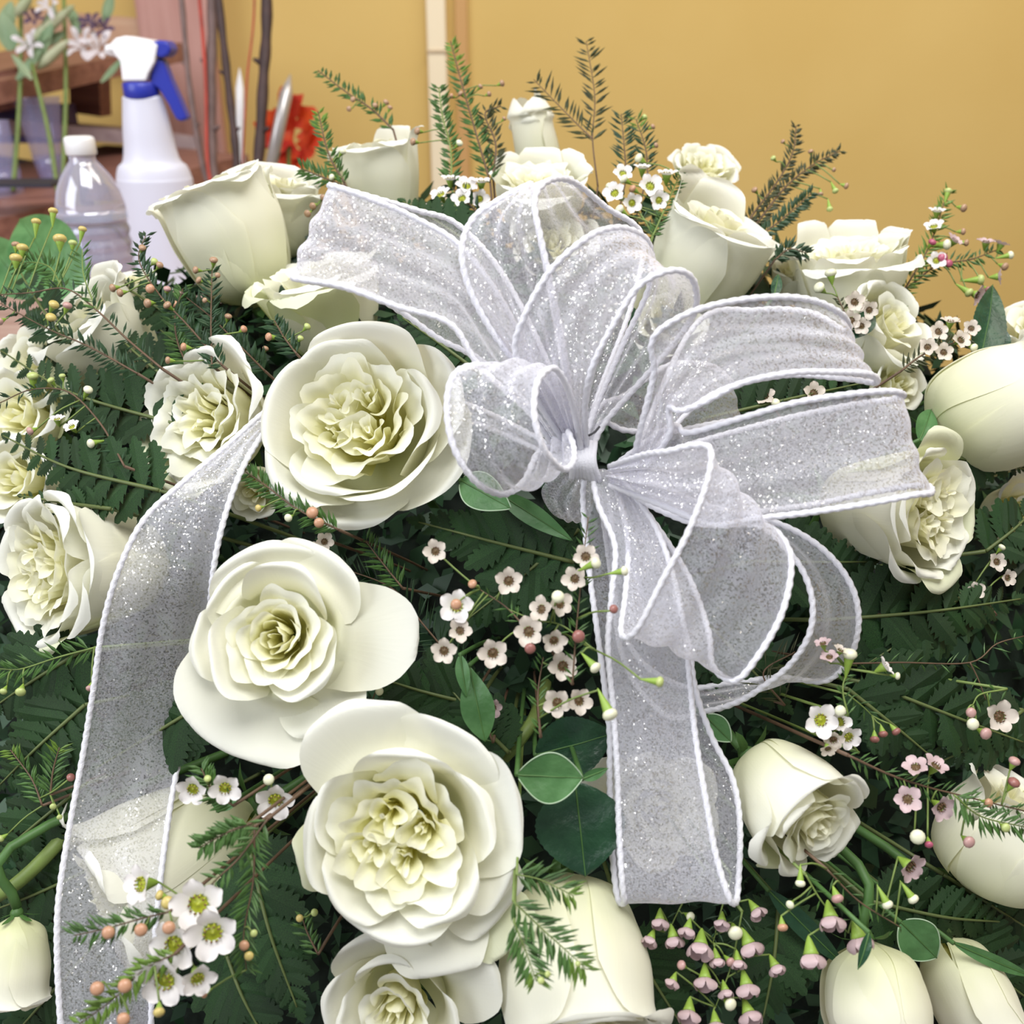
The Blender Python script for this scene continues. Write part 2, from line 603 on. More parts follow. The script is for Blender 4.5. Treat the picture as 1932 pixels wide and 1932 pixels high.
def rose(key, label, px, py, rpx, face, H=0.95, style='classic', outer=(), n_in=16, heart=0.62, roll=0.0, dd=0.0, seed=1, lod=1.0, zs=1.0, close=0.0, ring=None, sepals=0, cup=0.0, ruf=None, stem=True, name='rose'):
    """px,py: centre of the rim plane; rpx: radius in pixels; face: facing direction in the camera's frame;
    outer: list of (azimuth deg as seen from the front, reach, half width deg, lip height, curl[, material key])"""
    rng = random.Random(seed)
    d = D(px, py) + dd
    R = rpx / F * d
    B = basis_from(face, roll)
    o = empty(name, P(px, py, d), B)
    tag(o, label, 'flower', 'white roses of the arrangement')
    ROSES.append((key, px, py, rpx))
    hw = PI / 180
    petals = []

    def add(grid, mk):
        v, f, uv = grid
        me = mesh('petal', v * R * np.array([1, 1, zs]), f, uv)
        link('petal', me, M[mk], o)

    nu = max(9, int(18 * lod))
    nv = max(8, int(16 * lod))
    if style == 'classic':
        n_in = int(n_in * 1.25)
        for i in range(n_in):
            s = (i + 0.5) / n_in
            rk = 0.035 + (heart - 0.035) * s ** 0.85
            zt = 0.05 - 0.10 * s + rng.uniform(-.02, .02)
            az = i * 2.4 + seed
            lip = 0.015 + 0.11 * s
            lean = 0.70 + 0.22 * (1 - s)
            pr = [(0.03, -H), (rk * 0.62, -H * 0.66), (rk * lean, -0.30), (rk * 0.95, zt - 0.07), (rk + lip * (0.9 if s > .3 else -0.3), zt)]
            add(petal_grid(az, 1.25 - 0.42 * s, pr, nu, nv, 0.30, 2.6, 0.12, ruf=0.015 + 0.03 * s, rf=4, rph=rng.random() * 6, edge=0.01, seed=seed * 50 + i), 'petal_heart' if s < 0.5 else 'petal_mid')
    elif style == 'quartered':
        k = 4
        for q in range(k):
            a0 = seed * 1.3 + q * 2 * PI / k + rng.uniform(-.35, .35)
            rad = heart * rng.uniform(.34, .46)
            c = (rad * math.cos(a0), rad * math.sin(a0))
            for i in range(6):
                rk = heart * (0.05 + 0.068 * i)
                zt = 0.0 - 0.012 * i + rng.uniform(-.035, .035)
                az = a0 + rng.uniform(-.6, .6) + i * 2.2
                pr = [(0.01, -H * .7), (rk * .45, -H * 0.42), (rk * .66, -0.20), (rk * .95, zt - 0.05), (rk + 0.045, zt)]
                add(petal_grid(az, 1.25, pr, nu, nv, 0.22, 2.5, 0.18, ruf=0.04, rf=3.2, rph=rng.random() * 6, center=c, edge=0.02, seed=seed * 50 + q * 7 + i), 'petal_heart')
        for i in range(13):
            s = (i + 0.5) / 13
            rk = heart * (0.70 + 0.48 * s)
            zt = 0.05 - 0.10 * s + rng.uniform(-.035, .035)
            az = i * 2.4 + seed
            pr = [(0.1, -H), (rk * 0.62, -H * 0.6), (rk * 0.76, -0.26), (rk * 0.96, zt - 0.07), (rk + 0.08, zt)]
            add(petal_grid(az, 0.66, pr, nu, nv, 0.30, 2.4, 0.10, ruf=ruf if ruf is not None else 0.055, rf=4.0, rph=rng.random() * 6, edge=0.025, tip=rng.uniform(-.03, .04), seed=seed * 50 + 40 + i), 'petal_heart' if s < .45 else 'petal_mid')
    elif style == 'ruffled':
        n_in = int(n_in * 1.2)
        for i in range(n_in):
            s = (i + 0.5) / n_in
            rk = 0.05 + (heart - 0.05) * s ** 0.8
            zt = -0.02 + 0.05 * s + rng.uniform(-.045, .045)
            az = i * 2.4 + seed
            pr = [(0.05, -H), (rk * 0.6, -H * 0.6), (rk * 0.76, -0.26), (rk * .95, zt - 0.06), (rk + 0.08, zt)]
            add(petal_grid(az, 1.05 - 0.38 * s, pr, nu, nv, 0.24, 2.4, 0.10, ruf=0.06, rf=4.5, rph=rng.random() * 6, edge=0.05, seed=seed * 50 + i), 'petal_heart' if s < 0.3 else 'petal_mid')
    if ring is None:
        ring = (5, 0.86, 52, -0.03, 0.10)
    if ring:
        n, reach, wd, zl, curl = ring[:5]
        for i in range(n):
            az = i * 2 * PI / n + seed * 0.7 + rng.uniform(-.15, .15)
            rc = reach * (1 + rng.uniform(-.07, .06))
            pr = outer_profile(rc, zl + rng.uniform(-.05, .04), curl * rng.uniform(.6, 1.5), H, cup)
            add(petal_grid(az, wd * hw * rng.uniform(.84, 1.02), pr, nu + 4, nv + 2, 0.36, 2.3, 0.06 * rng.choice((-1, 1)), ruf=0.035, rf=rng.uniform(2.4, 4), rph=rng.random() * 6, side=rng.uniform(.02, .09), tip=rng.uniform(-.03, .05), edge=0.014, seed=seed * 50 + 70 + i), 'petal_outer')
    for i, t in enumerate(outer):
        az, reach, wd, zl, curl = t[:5]
        mk = t[5] if len(t) > 5 and t[5] else 'petal_outer'
        rd = t[6] if len(t) > 6 else 0.36
        rpp = t[7] if len(t) > 7 else 2.3
        pr = outer_profile(reach, zl, curl, H, cup)
        add(petal_grid(az * hw, wd * hw, pr, nu + 8, nv + 8, rd, rpp, 0.02, ruf=0.03, rf=rng.uniform(2.2, 3.4), rph=rng.random() * 6, side=rng.uniform(.04, .12), tip=rng.uniform(-.01, .045), edge=0.035 if style == 'ruffled' else 0.011, seed=seed * 50 + 90 + i), mk)
    # hip, sepals and stem
    hb = MB()
    hb.lathe([(0.001, -H * zs - 0.22), (0.09, -H * zs - 0.20), (0.16, -H * zs - 0.08), (0.17, -H * zs), (0.08, -H * zs + 0.10), (0.001, -H * zs + 0.11)], 12)
    hb.v[0] *= R
    hip = hb.build('hip', M['sepal'], o)
    for i in range(5):
        a = i * 2 * PI / 5 + seed
        pr = [(0.12, -H * zs - 0.02), (0.40, -H * zs - 0.02 + 0.1 * sepals), (0.62, -H * zs + 0.12 * (1 if sepals else -1.2))]
        v, f, uv = petal_grid(a, 0.30, pr, 5, 7, 0.7, 1.2, 0, nar=1.0, seed=i)
        link('sepal', mesh('sepal', v * R, f, uv), M['sepal'], hip)
    if stem:
        a = np.array([0, 0, -H * zs * R - 0.18 * R])
        # towards the heart of the arrangement
        tgt = CORE_C
        w = np.array([(tgt - P(px, py, d)).dot(B[k]) for k in range(3)])
        m1 = a + np.array([0, 0, -0.03])
        m2 = m1 * 0.6 + w * 0.4
        sb = MB()
        sb.tube(cr([a, m1, m2, w], 14), 0.0023, 7)
        sb.build('stem', M['stem'], o)
    return o


def outer_profile(reach, zl, curl, H, cup=0.0):
    """cup wall then a lip; curl > 0 rolls the rim outwards and back"""
    return [(0.08, -H), (0.52 + .10 * cup, -H * 0.80), (0.72 * min(reach, 1.05) + .1 * cup, -H * 0.42), (0.86 * min(reach, 1.15), zl - 0.16 - 0.25 * max(0, curl - .1)), (reach * 0.97, zl), (reach + curl * 0.35, zl - curl * 0.55)]


CORE_C = P(1000, 1180, 0.68)

# ---- the roses, placed one by one -------------------------------------------------
rose('centre', 'largest open white rose, left of the bow, creamy folded heart', 662, 782, 183, (-0.22, 0.30, 0.93), 0.95, 'quartered', seed=3, heart=0.60, dd=-0.045, ring=(3, 0.90, 56, -0.02, 0.10), cup=0.5, lod=1.5,
     outer=[(90, 1.04, 58, 0.02, 0.10), (170, 0.97, 52, 0.0, 0.22), (225, 1.02, 45, -0.04, 0.30), (20, 1.12, 52, -0.10, 0.10), (305, 1.02, 52, 0.02, -0.02), (338, 1.20, 50, -0.30, 0.04), (268, 1.10, 44, -0.28, 0.10)])
rose('ruffled_left', 'small frilly white rose with greenish rim, facing left above the trailing ribbon', 368, 784, 136, (-0.40, 0.10, 0.90), 1.2, 'ruffled', seed=5, heart=0.82, n_in=18, dd=-0.012, ring=(6, 0.98, 42, 0.0, 0.12), lod=1.2,
     outer=[(250, 1.10, 50, -0.05, 0.12, 'petal_green'), (200, 1.06, 40, -0.04, 0.2, 'petal_green'), (60, 1.12, 45, -0.05, 0.1)])
rose('spiral', 'white rose with tight round heart, one long petal reaching right, broad petal below', 515, 1205, 150, (-0.05, 0.10, 1), 0.9, 'classic', seed=2, heart=0.62, n_in=17, dd=-0.045, ring=(3, 0.86, 58, -0.02, 0.08), lod=1.5,
     outer=[(100, 1.22, 60, -0.22, 0.16), (135, 1.05, 40, -0.25, 0.2), (0, 1.78, 50, -0.34, 0.10, None, .50, 1.25), (60, 1.28, 48, -0.24, 0.14), (185, 1.15, 36, -0.36, 0.2), (243, 1.66, 56, -0.52, 0.12, None, .26), (300, 1.34, 40, -0.50, 0.20)])
rose('quartered', 'big open white rose at bottom centre, swirled quartered yellowish heart', 750, 1590, 182, (-0.06, 0.0, 1), 0.95, 'quartered', seed=4, heart=0.64, dd=-0.045, ring=(5, 0.94, 50, -0.02, 0.10), lod=1.5,
     outer=[(112, 1.44, 46, -0.16, 0.12), (60, 1.32, 44, -0.14, 0.06), (15, 1.34, 48, -0.14, 0.04), (340, 1.26, 42, -0.2, 0.06), (180, 1.0, 50, -0.06, 0.2), (200, 1.30, 24, -0.5, 0.05, 'petal_green', .3), (262, 1.06, 60, -0.1, 0.1), (285, 1.62, 36, -0.45, 0.16, None, .4, 1.8), (312, 1.75, 18, -0.5, 0.05, 'petal_green', .2), (320, 1.4, 34, -.4, .1)])
rose('low_left', 'white rose cut by the bottom edge, half tucked under the quartered rose', 745, 1925, 140, (-0.1, -0.15, 1), 1.0, 'classic', seed=7, heart=0.5, n_in=14, dd=-0.01, ring=(4, 0.86, 56, -0.03, 0.1), lod=1.2,
     outer=[(100, 1.2, 60, -0.1, 0.1), (170, 1.0, 50, -0.1, 0.1), (30, 1.45, 48, -0.2, 0.06)])
rose('low_mid', 'white rose at the bottom edge, smooth arched back petals, right of the quartered rose', 1105, 1972, 156, (0.10, -0.70, 0.62), 2.1, 'classic', seed=9, heart=0.55, n_in=12, dd=-0.01, ring=(4, 0.94, 60, -0.05, 0.15), lod=1.3, cup=2.0,
     outer=[(90, 1.0, 75, -0.04, 0.10), (30, 1.05, 55, -0.05, 0.2), (150, 1.05, 50, -0.05, 0.1), (270, 1.1, 60, -.1, .2)])
rose('right_spiral', 'white rose beside the ribbon ends, facing down right, tight yellow-green centre', 1552, 1568, 116, (0.42, -0.42, 0.78), 1.95, 'classic', seed=6, heart=0.66, n_in=17, dd=-0.03, ring=(4, 0.90, 54, 0.0, 0.10), lod=1.3, cup=1.2,
     outer=[(135, 1.02, 75, -0.06, 0.02), (60, 1.05, 55, -0.05, 0.05), (-30, 1.08, 40, -0.1, 0.25), (200, 1.08, 45, -0.2, 0.30), (250, 1.12, 36, -0.35, 0.30, 'petal_green')])
rose('right_open', 'white rose facing right beyond the square-ended loop, crumpled yellow heart', 1778, 965, 126, (0.58, -0.06, 0.76), 2.1, 'quartered', seed=8, heart=0.70, dd=-0.022, ring=(5, 0.98, 48, 0.0, 0.08), lod=1.3, cup=0.8,
     outer=[(90, 1.22, 50, -0.02, 0.10, 'petal_green'), (0, 1.02, 50, 0.0, 0.15, 'petal_green'), (285, 1.24, 48, -0.05, 0.10, 'petal_green'), (180, 1.04, 60, -0.12, 0.06), (235, 1.14, 50, -0.2, 0.14)])
rose('left_big', 'frilly white rose at the left edge, below the ferns, partly behind the trailing ribbon', 62, 1078, 140, (-0.60, -0.02, 0.78), 2.0, 'quartered', seed=10, heart=0.72, dd=-0.012, ring=(6, 0.98, 44, 0.0, 0.12), lod=1.2, cup=1.0,
     outer=[(270, 1.14, 46, -0.05, 0.15, 'petal_green'), (330, 1.1, 44, -0.1, 0.15), (60, 1.10, 50, -0.12, 0.1), (10, 1.12, 60, -0.2, 0.02), (120, 1.05, 50, -0.05, 0.1)])
rose('under_ribbon', 'white rose seen sideways under the lower end of the trailing left ribbon', 190, 1715, 165, (-0.66, -0.36, 0.48), 2.0, 'classic', seed=12, heart=0.55, n_in=12, dd=0.012, ring=(5, 0.95, 52, 0.0, 0.2), lod=1.2, cup=1.4,
     outer=[(120, 1.10, 60, -0.06, 0.2), (200, 1.1, 60, -0.05, 0.3), (300, 1.15, 55, -0.1, 0.2)])
rose('corner_bud', 'hanging white rose bud cut by the lower left corner, nodding on a bent green stalk', 22, 1890, 72, (0.0, -1.0, 0.12), 2.2, 'classic', seed=13, heart=0.6, n_in=8, dd=0.0, ring=(5, 0.9, 56, 0.0, 0.1), lod=1.0, cup=1.4, sepals=1,
     outer=[(90, 0.98, 70, -0.1, 0.1), (20, 1.05, 50, -0.1, 0.25)])
rose('right_bud_low', 'plump white rose at the right edge behind the speckled pink waxflowers, smooth side showing', 1945, 1500, 128, (0.42, 0.85, 0.25), 1.75, 'classic', seed=14, heart=0.6, n_in=12, dd=-0.005, ring=(4, 0.95, 56, -0.03, 0.05), lod=1.2, cup=2.6,
     outer=[(270, 1.02, 75, -0.05, 0.04), (200, 1.04, 60, 0.0, 0.06)])
rose('corner_back', 'egg-shaped back of a nodding white rose, lower right corner, left of the narrow bud', 1668, 1990, 105, (0.05, -0.93, 0.36), 1.9, 'classic', seed=15, heart=0.6, n_in=8, dd=-0.01, ring=(4, 0.96, 58, 0.0, 0.05), lod=1.2, cup=2.2, sepals=0,
     outer=[(90, 1.04, 75, -0.05, 0.05), (30, 1.03, 60, 0.0, 0.05)])
rose('corner_bud_right', 'narrow white rose bud in the lower right corner, one petal folded', 1865, 1965, 88, (0.30, -0.85, 0.36), 2.2, 'classic', seed=16, heart=0.6, n_in=8, dd=0.005, ring=(4, 0.94, 60, 0.0, 0.05), lod=1.2, cup=1.8,
     outer=[(100, 1.06, 48, -0.02, 0.1), (40, 1.0, 60, 0.0, 0.05)])
rose('right_back', 'fat smooth white rose at the right edge, turned away so only its bulging back shows', 1988, 722, 114, (0.82, 0.42, 0.22), 2.15, 'classic', seed=17, heart=0.5, n_in=8, dd=-0.03, ring=(4, 0.94, 62, -0.05, 0.10), lod=1.2, cup=3.2, name='rose',
     outer=[(180, 1.0, 75, -0.05, 0.2), (90, .98, 75, -0.05, .05), (270, 0.98, 75, -0.05, 0.05)])
rose('top_right_cup', 'tall white rose standing behind the right of the bow, rim tip pointing right', 1366, 408, 120, (0.34, 0.80, 0.48), 1.85, 'classic', seed=18, heart=0.66, n_in=14, dd=0.015, ring=(4, 0.94, 56, 0.02, 0.10), lod=1.2, cup=1.0,
     outer=[(250, 1.04, 70, -0.06, 0.06), (345, 1.10, 50, -0.10, 0.22), (200, 1.04, 50, -0.05, 0.10), (110, 1.0, 60, 0.36, -0.2), (60, .9, 50, .30, -.1)])
rose('top_ruffled', 'small frilly white rose at the back, peeping over the tall rose', 1335, 305, 62, (0.15, 0.55, 0.8), 1.3, 'ruffled', seed=19, heart=0.85, n_in=14, dd=0.08, ring=(5, 0.98, 46, 0.0, 0.15), lod=0.9,
     outer=[(20, 1.1, 40, -0.1, 0.2), (160, 1.1, 40, -0.1, 0.2)])
rose('right_cup', 'ragged-rimmed white rose against the wall, right of the tall rose', 1600, 470, 118, (-0.10, 0.90, 0.42), 1.6, 'ruffled', seed=20, heart=0.86, n_in=16, dd=0.03, ring=(6, 0.98, 42, 0.08, 0.10), lod=1.2, cup=0.8,
     outer=[(250, 1.05, 60, -0.12, 0.2), (320, 1.1, 50, -0.1, 0.2), (190, 1.12, 36, 0.12, 0.05), (80, 1.0, 36, 0.30, 0.05), (130, 1.0, 30, .34, .0), (30, 1.04, 34, .20, .05)])
rose('right_beige', 'cream rose just below the ragged-rimmed one, crossed by a brown waxflower twig', 1700, 600, 88, (0.45, 0.35, 0.75), 1.6, 'classic', seed=21, heart=0.6, n_in=12, dd=0.01, ring=(5, 0.95, 52, -0.02, 0.12), lod=1.0, cup=1.0,
     outer=[(250, 1.1, 60, -0.1, 0.1), (150, 1.05, 60, -0.1, 0.1)])
rose('right_low_behind', 'white rose almost hidden between the right bow loop and the fat smooth rose', 1705, 720, 62, (0.3, 0.2, 0.9), 1.2, 'classic', seed=22, heart=0.6, n_in=10, dd=0.03, lod=0.8)
rose('right_sliver', 'white rose mostly hidden between the tall rose and the ragged-rimmed rose', 1500, 505, 58, (0.1, 0.75, 0.6), 1.3, 'classic', seed=23, heart=0.6, n_in=10, dd=0.05, lod=0.8)
rose('top_mid', 'frilly white rose rising right behind the topmost bow loop', 1020, 330, 98, (0.0, 0.78, 0.58), 1.5, 'ruffled', seed=24, heart=0.85, n_in=16, dd=0.05, ring=(5, 0.98, 50, 0.05, 0.15), lod=1.1,
     outer=[(90, 1.0, 40, 0.25, 0.0), (45, 1.04, 36, 0.22, 0.0), (140, 1.0, 36, .2, 0), (10, 1.0, 36, 0.15, 0.05), (270, 1.1, 60, -0.1, 0.2)])
rose('top_bud', 'farthest white rose bud, out of focus, highest of the roses', 1006, 250, 56, (-0.20, 0.93, 0.30), 1.7, 'classic', seed=25, heart=0.6, n_in=10, dd=0.12, ring=(4, 0.80, 62, 0.35, -0.5), lod=0.9, cup=1.8,
     outer=[(60, .70, 80, .75, -.9), (240, .78, 80, .6, -.8), (150, .72, 80, .7, -.9), (330, .78, 75, .62, -.8)])
rose('top_left_cup', 'white rose with flared rim standing behind the upper left bow loop', 712, 268, 88, (-0.10, 0.93, 0.34), 2.0, 'classic', seed=26, heart=0.6, n_in=12, dd=0.06, ring=(4, 0.94, 52, 0.05, 0.2), lod=1.1, cup=0.6,
     outer=[(180, 1.08, 40, -0.05, 0.25), (270, 1.0, 70, -0.1, 0.1), (20, 1.0, 45, 0.22, 0.05), (80, .95, 50, .30, .0)])
rose('left_cup', 'large white rose seen from the side in front of the spray bottle, frayed rim', 398, 348, 124, (-0.32, 0.90, 0.32), 1.95, 'ruffled', seed=27, heart=0.75, n_in=13, dd=0.0, ring=(4, 0.98, 58, 0.03, 0.12), lod=1.3, cup=1.2,
     outer=[(270, 1.02, 72, -0.04, 0.10), (200, 1.08, 55, -0.02, 0.20), (330, 1.05, 60, 0.0, 0.10), (110, 1.0, 50, 0.16, 0.0)])
rose('left_cup_behind', 'white rose tucked behind the right side of the large side-on rose', 535, 340, 82, (0.12, 0.85, 0.45), 1.9, 'classic', seed=28, heart=0.6, n_in=12, dd=0.04, ring=(4, 0.98, 56, 0.05, 0.15), lod=1.0, cup=1.0,
     outer=[(270, 1.05, 65, -0.1, 0.15), (330, 1.15, 50, -0.1, 0.2), (100, 1.05, 60, .2, .0)])
rose('flared', 'white rose with greenish flared petals above the largest rose, under the upper left loop', 592, 505, 126, (-0.22, 0.86, 0.42), 1.5, 'ruffled', seed=29, heart=0.7, n_in=10, dd=0.02, ring=(5, 0.98, 50, 0.0, 0.2), lod=1.1, cup=.5,
     outer=[(190, 1.1, 46, -0.05, 0.2, 'petal_green'), (235, 1.1, 50, -0.10, 0.2, 'petal_green'), (290, 1.1, 50, -0.15, 0.2, 'petal_green'), (340, 1.05, 45, -0.1, 0.2)])
rose('left_back', 'white rose at upper left behind the bare brown twig, petals opening to the left', 135, 588, 118, (-0.50, 0.60, 0.6), 1.6, 'classic', seed=30, heart=0.6, n_in=12, dd=-0.005, ring=(5, 0.98, 52, 0.0, 0.15), lod=1.1, cup=0.8,
     outer=[(90, 1.15, 40, 0.10, 0.05), (50, 1.1, 40, 0.1, 0.05), (150, 1.1, 50, -0.02, 0.15), (330, 1.05, 60, -0.1, 0.1)])
rose('left_edge_mid', 'pale rose against the left edge behind the upper fern frond', 52, 678, 112, (-0.3, 0.35, 0.9), 1.2, 'classic', seed=31, heart=0.6, n_in=12, dd=0.012, lod=1.0)
rose('left_edge_green', 'greenish white rose cut by the left edge beside the lime waxflower buds', 18, 778, 100, (-0.2, 0.1, 0.95), 1.2, 'classic', seed=32, heart=0.6, n_in=10, dd=0.012, lod=0.9, outer=[(20, 1.2, 50, -0.1, 0.15, 'petal_green')])
rose('left_edge_low', 'white rose peeping in at the left edge between the lower fern and the frilly rose', 12, 902, 92, (-0.2, 0.1, 0.95), 1.2, 'classic', seed=33, heart=0.6, n_in=10, dd=0.02, lod=0.9)
rose('tiny_left', 'small white rose peeping above the dark fern below the water bottle', 245, 525, 56, (-0.1, 0.8, 0.6), 1.3, 'classic', seed=34, heart=0.6, n_in=10, dd=0.04, lod=0.8)
rose('behind_bow', 'white rose dimly seen through the upper right bow loop', 1260, 590, 100, (0.0, 0.3, 0.9), 1.2, 'classic', seed=35, heart=0.6, n_in=12, dd=0.05, lod=0.9)
rose('behind_loop', 'white rose dimly seen through the topmost bow loop', 1040, 450, 100, (0.0, 0.3, 0.9), 1.2, 'classic', seed=36, heart=0.6, n_in=12, dd=0.06, lod=0.9)
rose('behind_tail', 'white rose hidden behind the hanging ribbon tails, one petal showing at their left', 1255, 1530, 128, (0.15, 0.1, 0.95), 1.1, 'classic', seed=37, heart=0.6, n_in=12, dd=0.03, lod=1.0, outer=[(165, 1.25, 40, -0.2, 0.2)])
rose('right_edge_mid', 'shaded white rose sliver at the right edge, below the fat rose', 1948, 965, 88, (0.3, 0.1, 0.9), 1.2, 'classic', seed=38, heart=0.6, n_in=10, dd=0.045, lod=0.9)
rose('right_edge_top', 'white rose cut by the right edge beside the big toothed leaf, above the fat rose', 1955, 600, 75, (-0.3, 0.6, 0.7), 1.5, 'classic', seed=39, heart=0.6, n_in=10, dd=0.02, lod=0.9, sepals=1)
rose('under_centre', 'shaded white rose barely visible beneath the largest rose, beside the trailing ribbon', 470, 930, 66, (-0.2, -0.3, 0.9), 1.2, 'classic', seed=40, heart=0.6, n_in=10, dd=0.035, lod=0.9)


# ------------------------------------------------------------------ the organza bow
bow = empty('ribbon_bow', P(1095, 872, 0.432))
tag(bow, 'sheer white glittery organza bow with corded edges, long tails hanging', 'bow')
CORD_R = 0.0013


def strip(name, rows, label=None, nc=26, nr=90, bulge=0.0, wrinkle=0.003, wf=5.0, knot=(True, True), seed=0, cord=(True, True)):
    """a length of ribbon: rows of (ax,ay,ad, bx,by,bd), pixels and distance of its two edges"""
    rng = np.random.RandomState(seed + 5)
    A = np.array([P(r[0], r[1], r[2]) for r in rows])
    Bp = np.array([P(r[3], r[4], r[5]) for r in rows])
    A = cr(A, nr)
    Bp = cr(Bp, nr)
    s = np.linspace(0, 1, nr)[:, None]
    c = np.linspace(0, 1, nc)[None, :]
    G = A[:, None, :] * (1 - c[..., None]) + Bp[:, None, :] * c[..., None]
    # normal
    du = np.gradient(G, axis=0)
    dv = (Bp - A)[:, None, :] + 0 * G
    nrm = np.cross(du, dv)
    nrm /= np.linalg.norm(nrm, axis=2)[..., None] + 1e-9
    env = np.sin(PI * c)
    g = np.zeros_like(s)
    if knot[0]:
        g = np.maximum(g, np.exp(-s / 0.16))
    if knot[1]:
        g = np.maximum(g, np.exp(-(1 - s) / 0.16))
    ph = rng.rand(5) * 6.3
    wid = np.linalg.norm(Bp - A, axis=1)[:, None]
    w = (0.25 + 1.0 * g) * wrinkle * (np.sin(wf * 2 * PI * c + ph[0] + 2.5 * s) + 0.5 * np.sin(2.3 * wf * PI * c + ph[1] + 4 * s))
    w = w + 0.35 * wrinkle * np.sin(11 * s + 3 * c + ph[2]) * (1 - g)
    disp = env * (bulge * wid + w * np.minimum(1.0, wid / 0.02))
    G = G + nrm * disp[..., None]
    uv = np.stack([c + 0 * s, s * 5 + 0 * c], -1).reshape(-1, 2)
    o = link(name, mesh(name, (G.reshape(-1, 3) - CAMB), gridfaces(nr, nc), uv), M['organza'], bow)
    if label:
        o['label'] = label
    for k, E in enumerate((G[:, 0], G[:, -1])):
        if not cord[k]:
            continue
        L_ = np.linalg.norm(np.diff(E, axis=0), axis=1).sum()
        n = int(max(40, min(420, L_ / 0.0009)))
        E2 = cr(E, n)
        v, f = tube(E2, CORD_R, 8, twist=(0.0044, 0.15))
        link('corded_edge', mesh('corded_edge', v - CAMB, f), M['cord'], o)
    return o


CAMB = P(1095, 872, 0.432)
K = 0.432
strip('loop', [(1085, 860, K, 1070, 885, K), (1040, 780, .420, 1000, 780, .415), (965, 600, .412, 905, 692, .405), (875, 470, .408, 850, 612, .400), (780, 410, .405, 748, 578, .398), (700, 376, .402, 650, 542, .396), (640, 354, .402, 572, 528, .396), (622, 350, .408, 553, 524, .402), (645, 356, .416, 580, 530, .410), (715, 376, .425, 690, 552, .420), (790, 398, .432, 762, 592, .430), (865, 425, .440, 830, 640, .435), (950, 520, .445, 915, 685, .438), (1040, 700, .442, 1010, 780, .438), (1085, 860, K + .004, 1075, 880, K + .004)],
      'broad bow loop folded over at the upper left', bulge=0.04, seed=1, wf=3)
strip('loop', [(1075, 850, K, 1092, 855, K), (1000, 725, .415, 1080, 760, .410), (925, 620, .405, 1060, 640, .398), (882, 535, .400, 1040, 540, .392), (872, 465, .398, 1020, 450, .388), (893, 412, .400, 1009, 392, .388), (940, 378, .403, 1016, 358, .392), (990, 352, .410, 1045, 338, .400), (1005, 352, .422, 1085, 345, .414), (1010, 400, .434, 1142, 390, .428), (1025, 480, .442, 1212, 448, .440), (1050, 620, .446, 1190, 580, .446), (1075, 760, .442, 1130, 740, .444), (1085, 850, K + .003, 1100, 850, K + .003)],
      'topmost bow loop', bulge=0.05, seed=2, wf=3)
strip('loop', [(1080, 858, K - .002, 1108, 862, K - .002), (1010, 750, .408, 1104, 765, .404), (972, 665, .398, 1118, 692, .392), (990, 595, .390, 1158, 612, .384), (1035, 515, .386, 1203, 542, .380), (1088, 463, .386, 1255, 513, .380), (1135, 435, .391, 1292, 514, .384), (1185, 432, .400, 1312, 540, .392), (1225, 462, .412, 1310, 590, .404), (1225, 540, .424, 1270, 650, .418), (1175, 650, .432, 1200, 730, .428), (1120, 780, .436, 1140, 800, .434), (1095, 862, K, 1110, 862, K)],
      'rounded bow loop standing at the middle top', bulge=0.05, seed=3, wf=3)
strip('loop', [(1190, 890, .425, 1205, 895, .425), (1208, 810, .408, 1262, 822, .406), (1233, 705, .395, 1262, 770, .402), (1229, 650, .388, 1285, 775, .394), (1255, 615, .384, 1330, 758, .388), (1330, 580, .382, 1400, 723, .384), (1440, 561, .384, 1490, 704, .384), (1530, 566, .390, 1570, 702, .390), (1590, 595, .400, 1640, 706, .400), (1596, 625, .415, 1652, 722, .415), (1530, 590, .428, 1590, 714, .428), (1430, 585, .436, 1470, 710, .436), (1310, 615, .438, 1330, 752, .438), (1190, 870, K, 1200, 885, K)],
      'wide bow loop at the upper right', bulge=0.05, seed=4, wf=3, wrinkle=0.0022)
strip('loop', [(1150, 885, K, 1150, 905, K), (1262, 806, .412, 1240, 960, .415), (1300, 816, .402, 1330, 990, .402), (1400, 788, .394, 1430, 978, .392), (1500, 760, .389, 1520, 968, .386), (1600, 744, .386, 1640, 950, .383), (1675, 738, .388, 1725, 934, .384), (1703, 744, .395, 1757, 930, .392), (1690, 752, .406, 1740, 915, .406), (1600, 765, .418, 1640, 930, .418), (1480, 790, .428, 1510, 955, .428), (1330, 830, .434, 1340, 965, .434), (1150, 885, K + .004, 1150, 905, K + .004)],
      'lower right bow loop with a square end', bulge=0.04, seed=5, wf=3)
strip('loop', [(1150, 880, .425, 1150, 915, .425), (1215, 858, .402, 1240, 950, .410), (1262, 851, .388, 1345, 990, .400), (1310, 840, .380, 1432, 985, .394), (1340, 848, .376, 1478, 1018, .390), (1335, 905, .374, 1493, 1070, .387), (1300, 1000, .374, 1474, 1160, .384), (1250, 1095, .376, 1425, 1245, .384), (1200, 1190, .382, 1385, 1284, .388), (1172, 1195, .394, 1345, 1256, .400), (1180, 1120, .408, 1336, 1190, .412), (1185, 1030, .420, 1300, 1090, .424), (1170, 950, .430, 1230, 980, .432), (1150, 885, K, 1165, 905, K)],
      'teardrop bow loop hanging below the knot', bulge=-0.03, seed=6, wf=3)
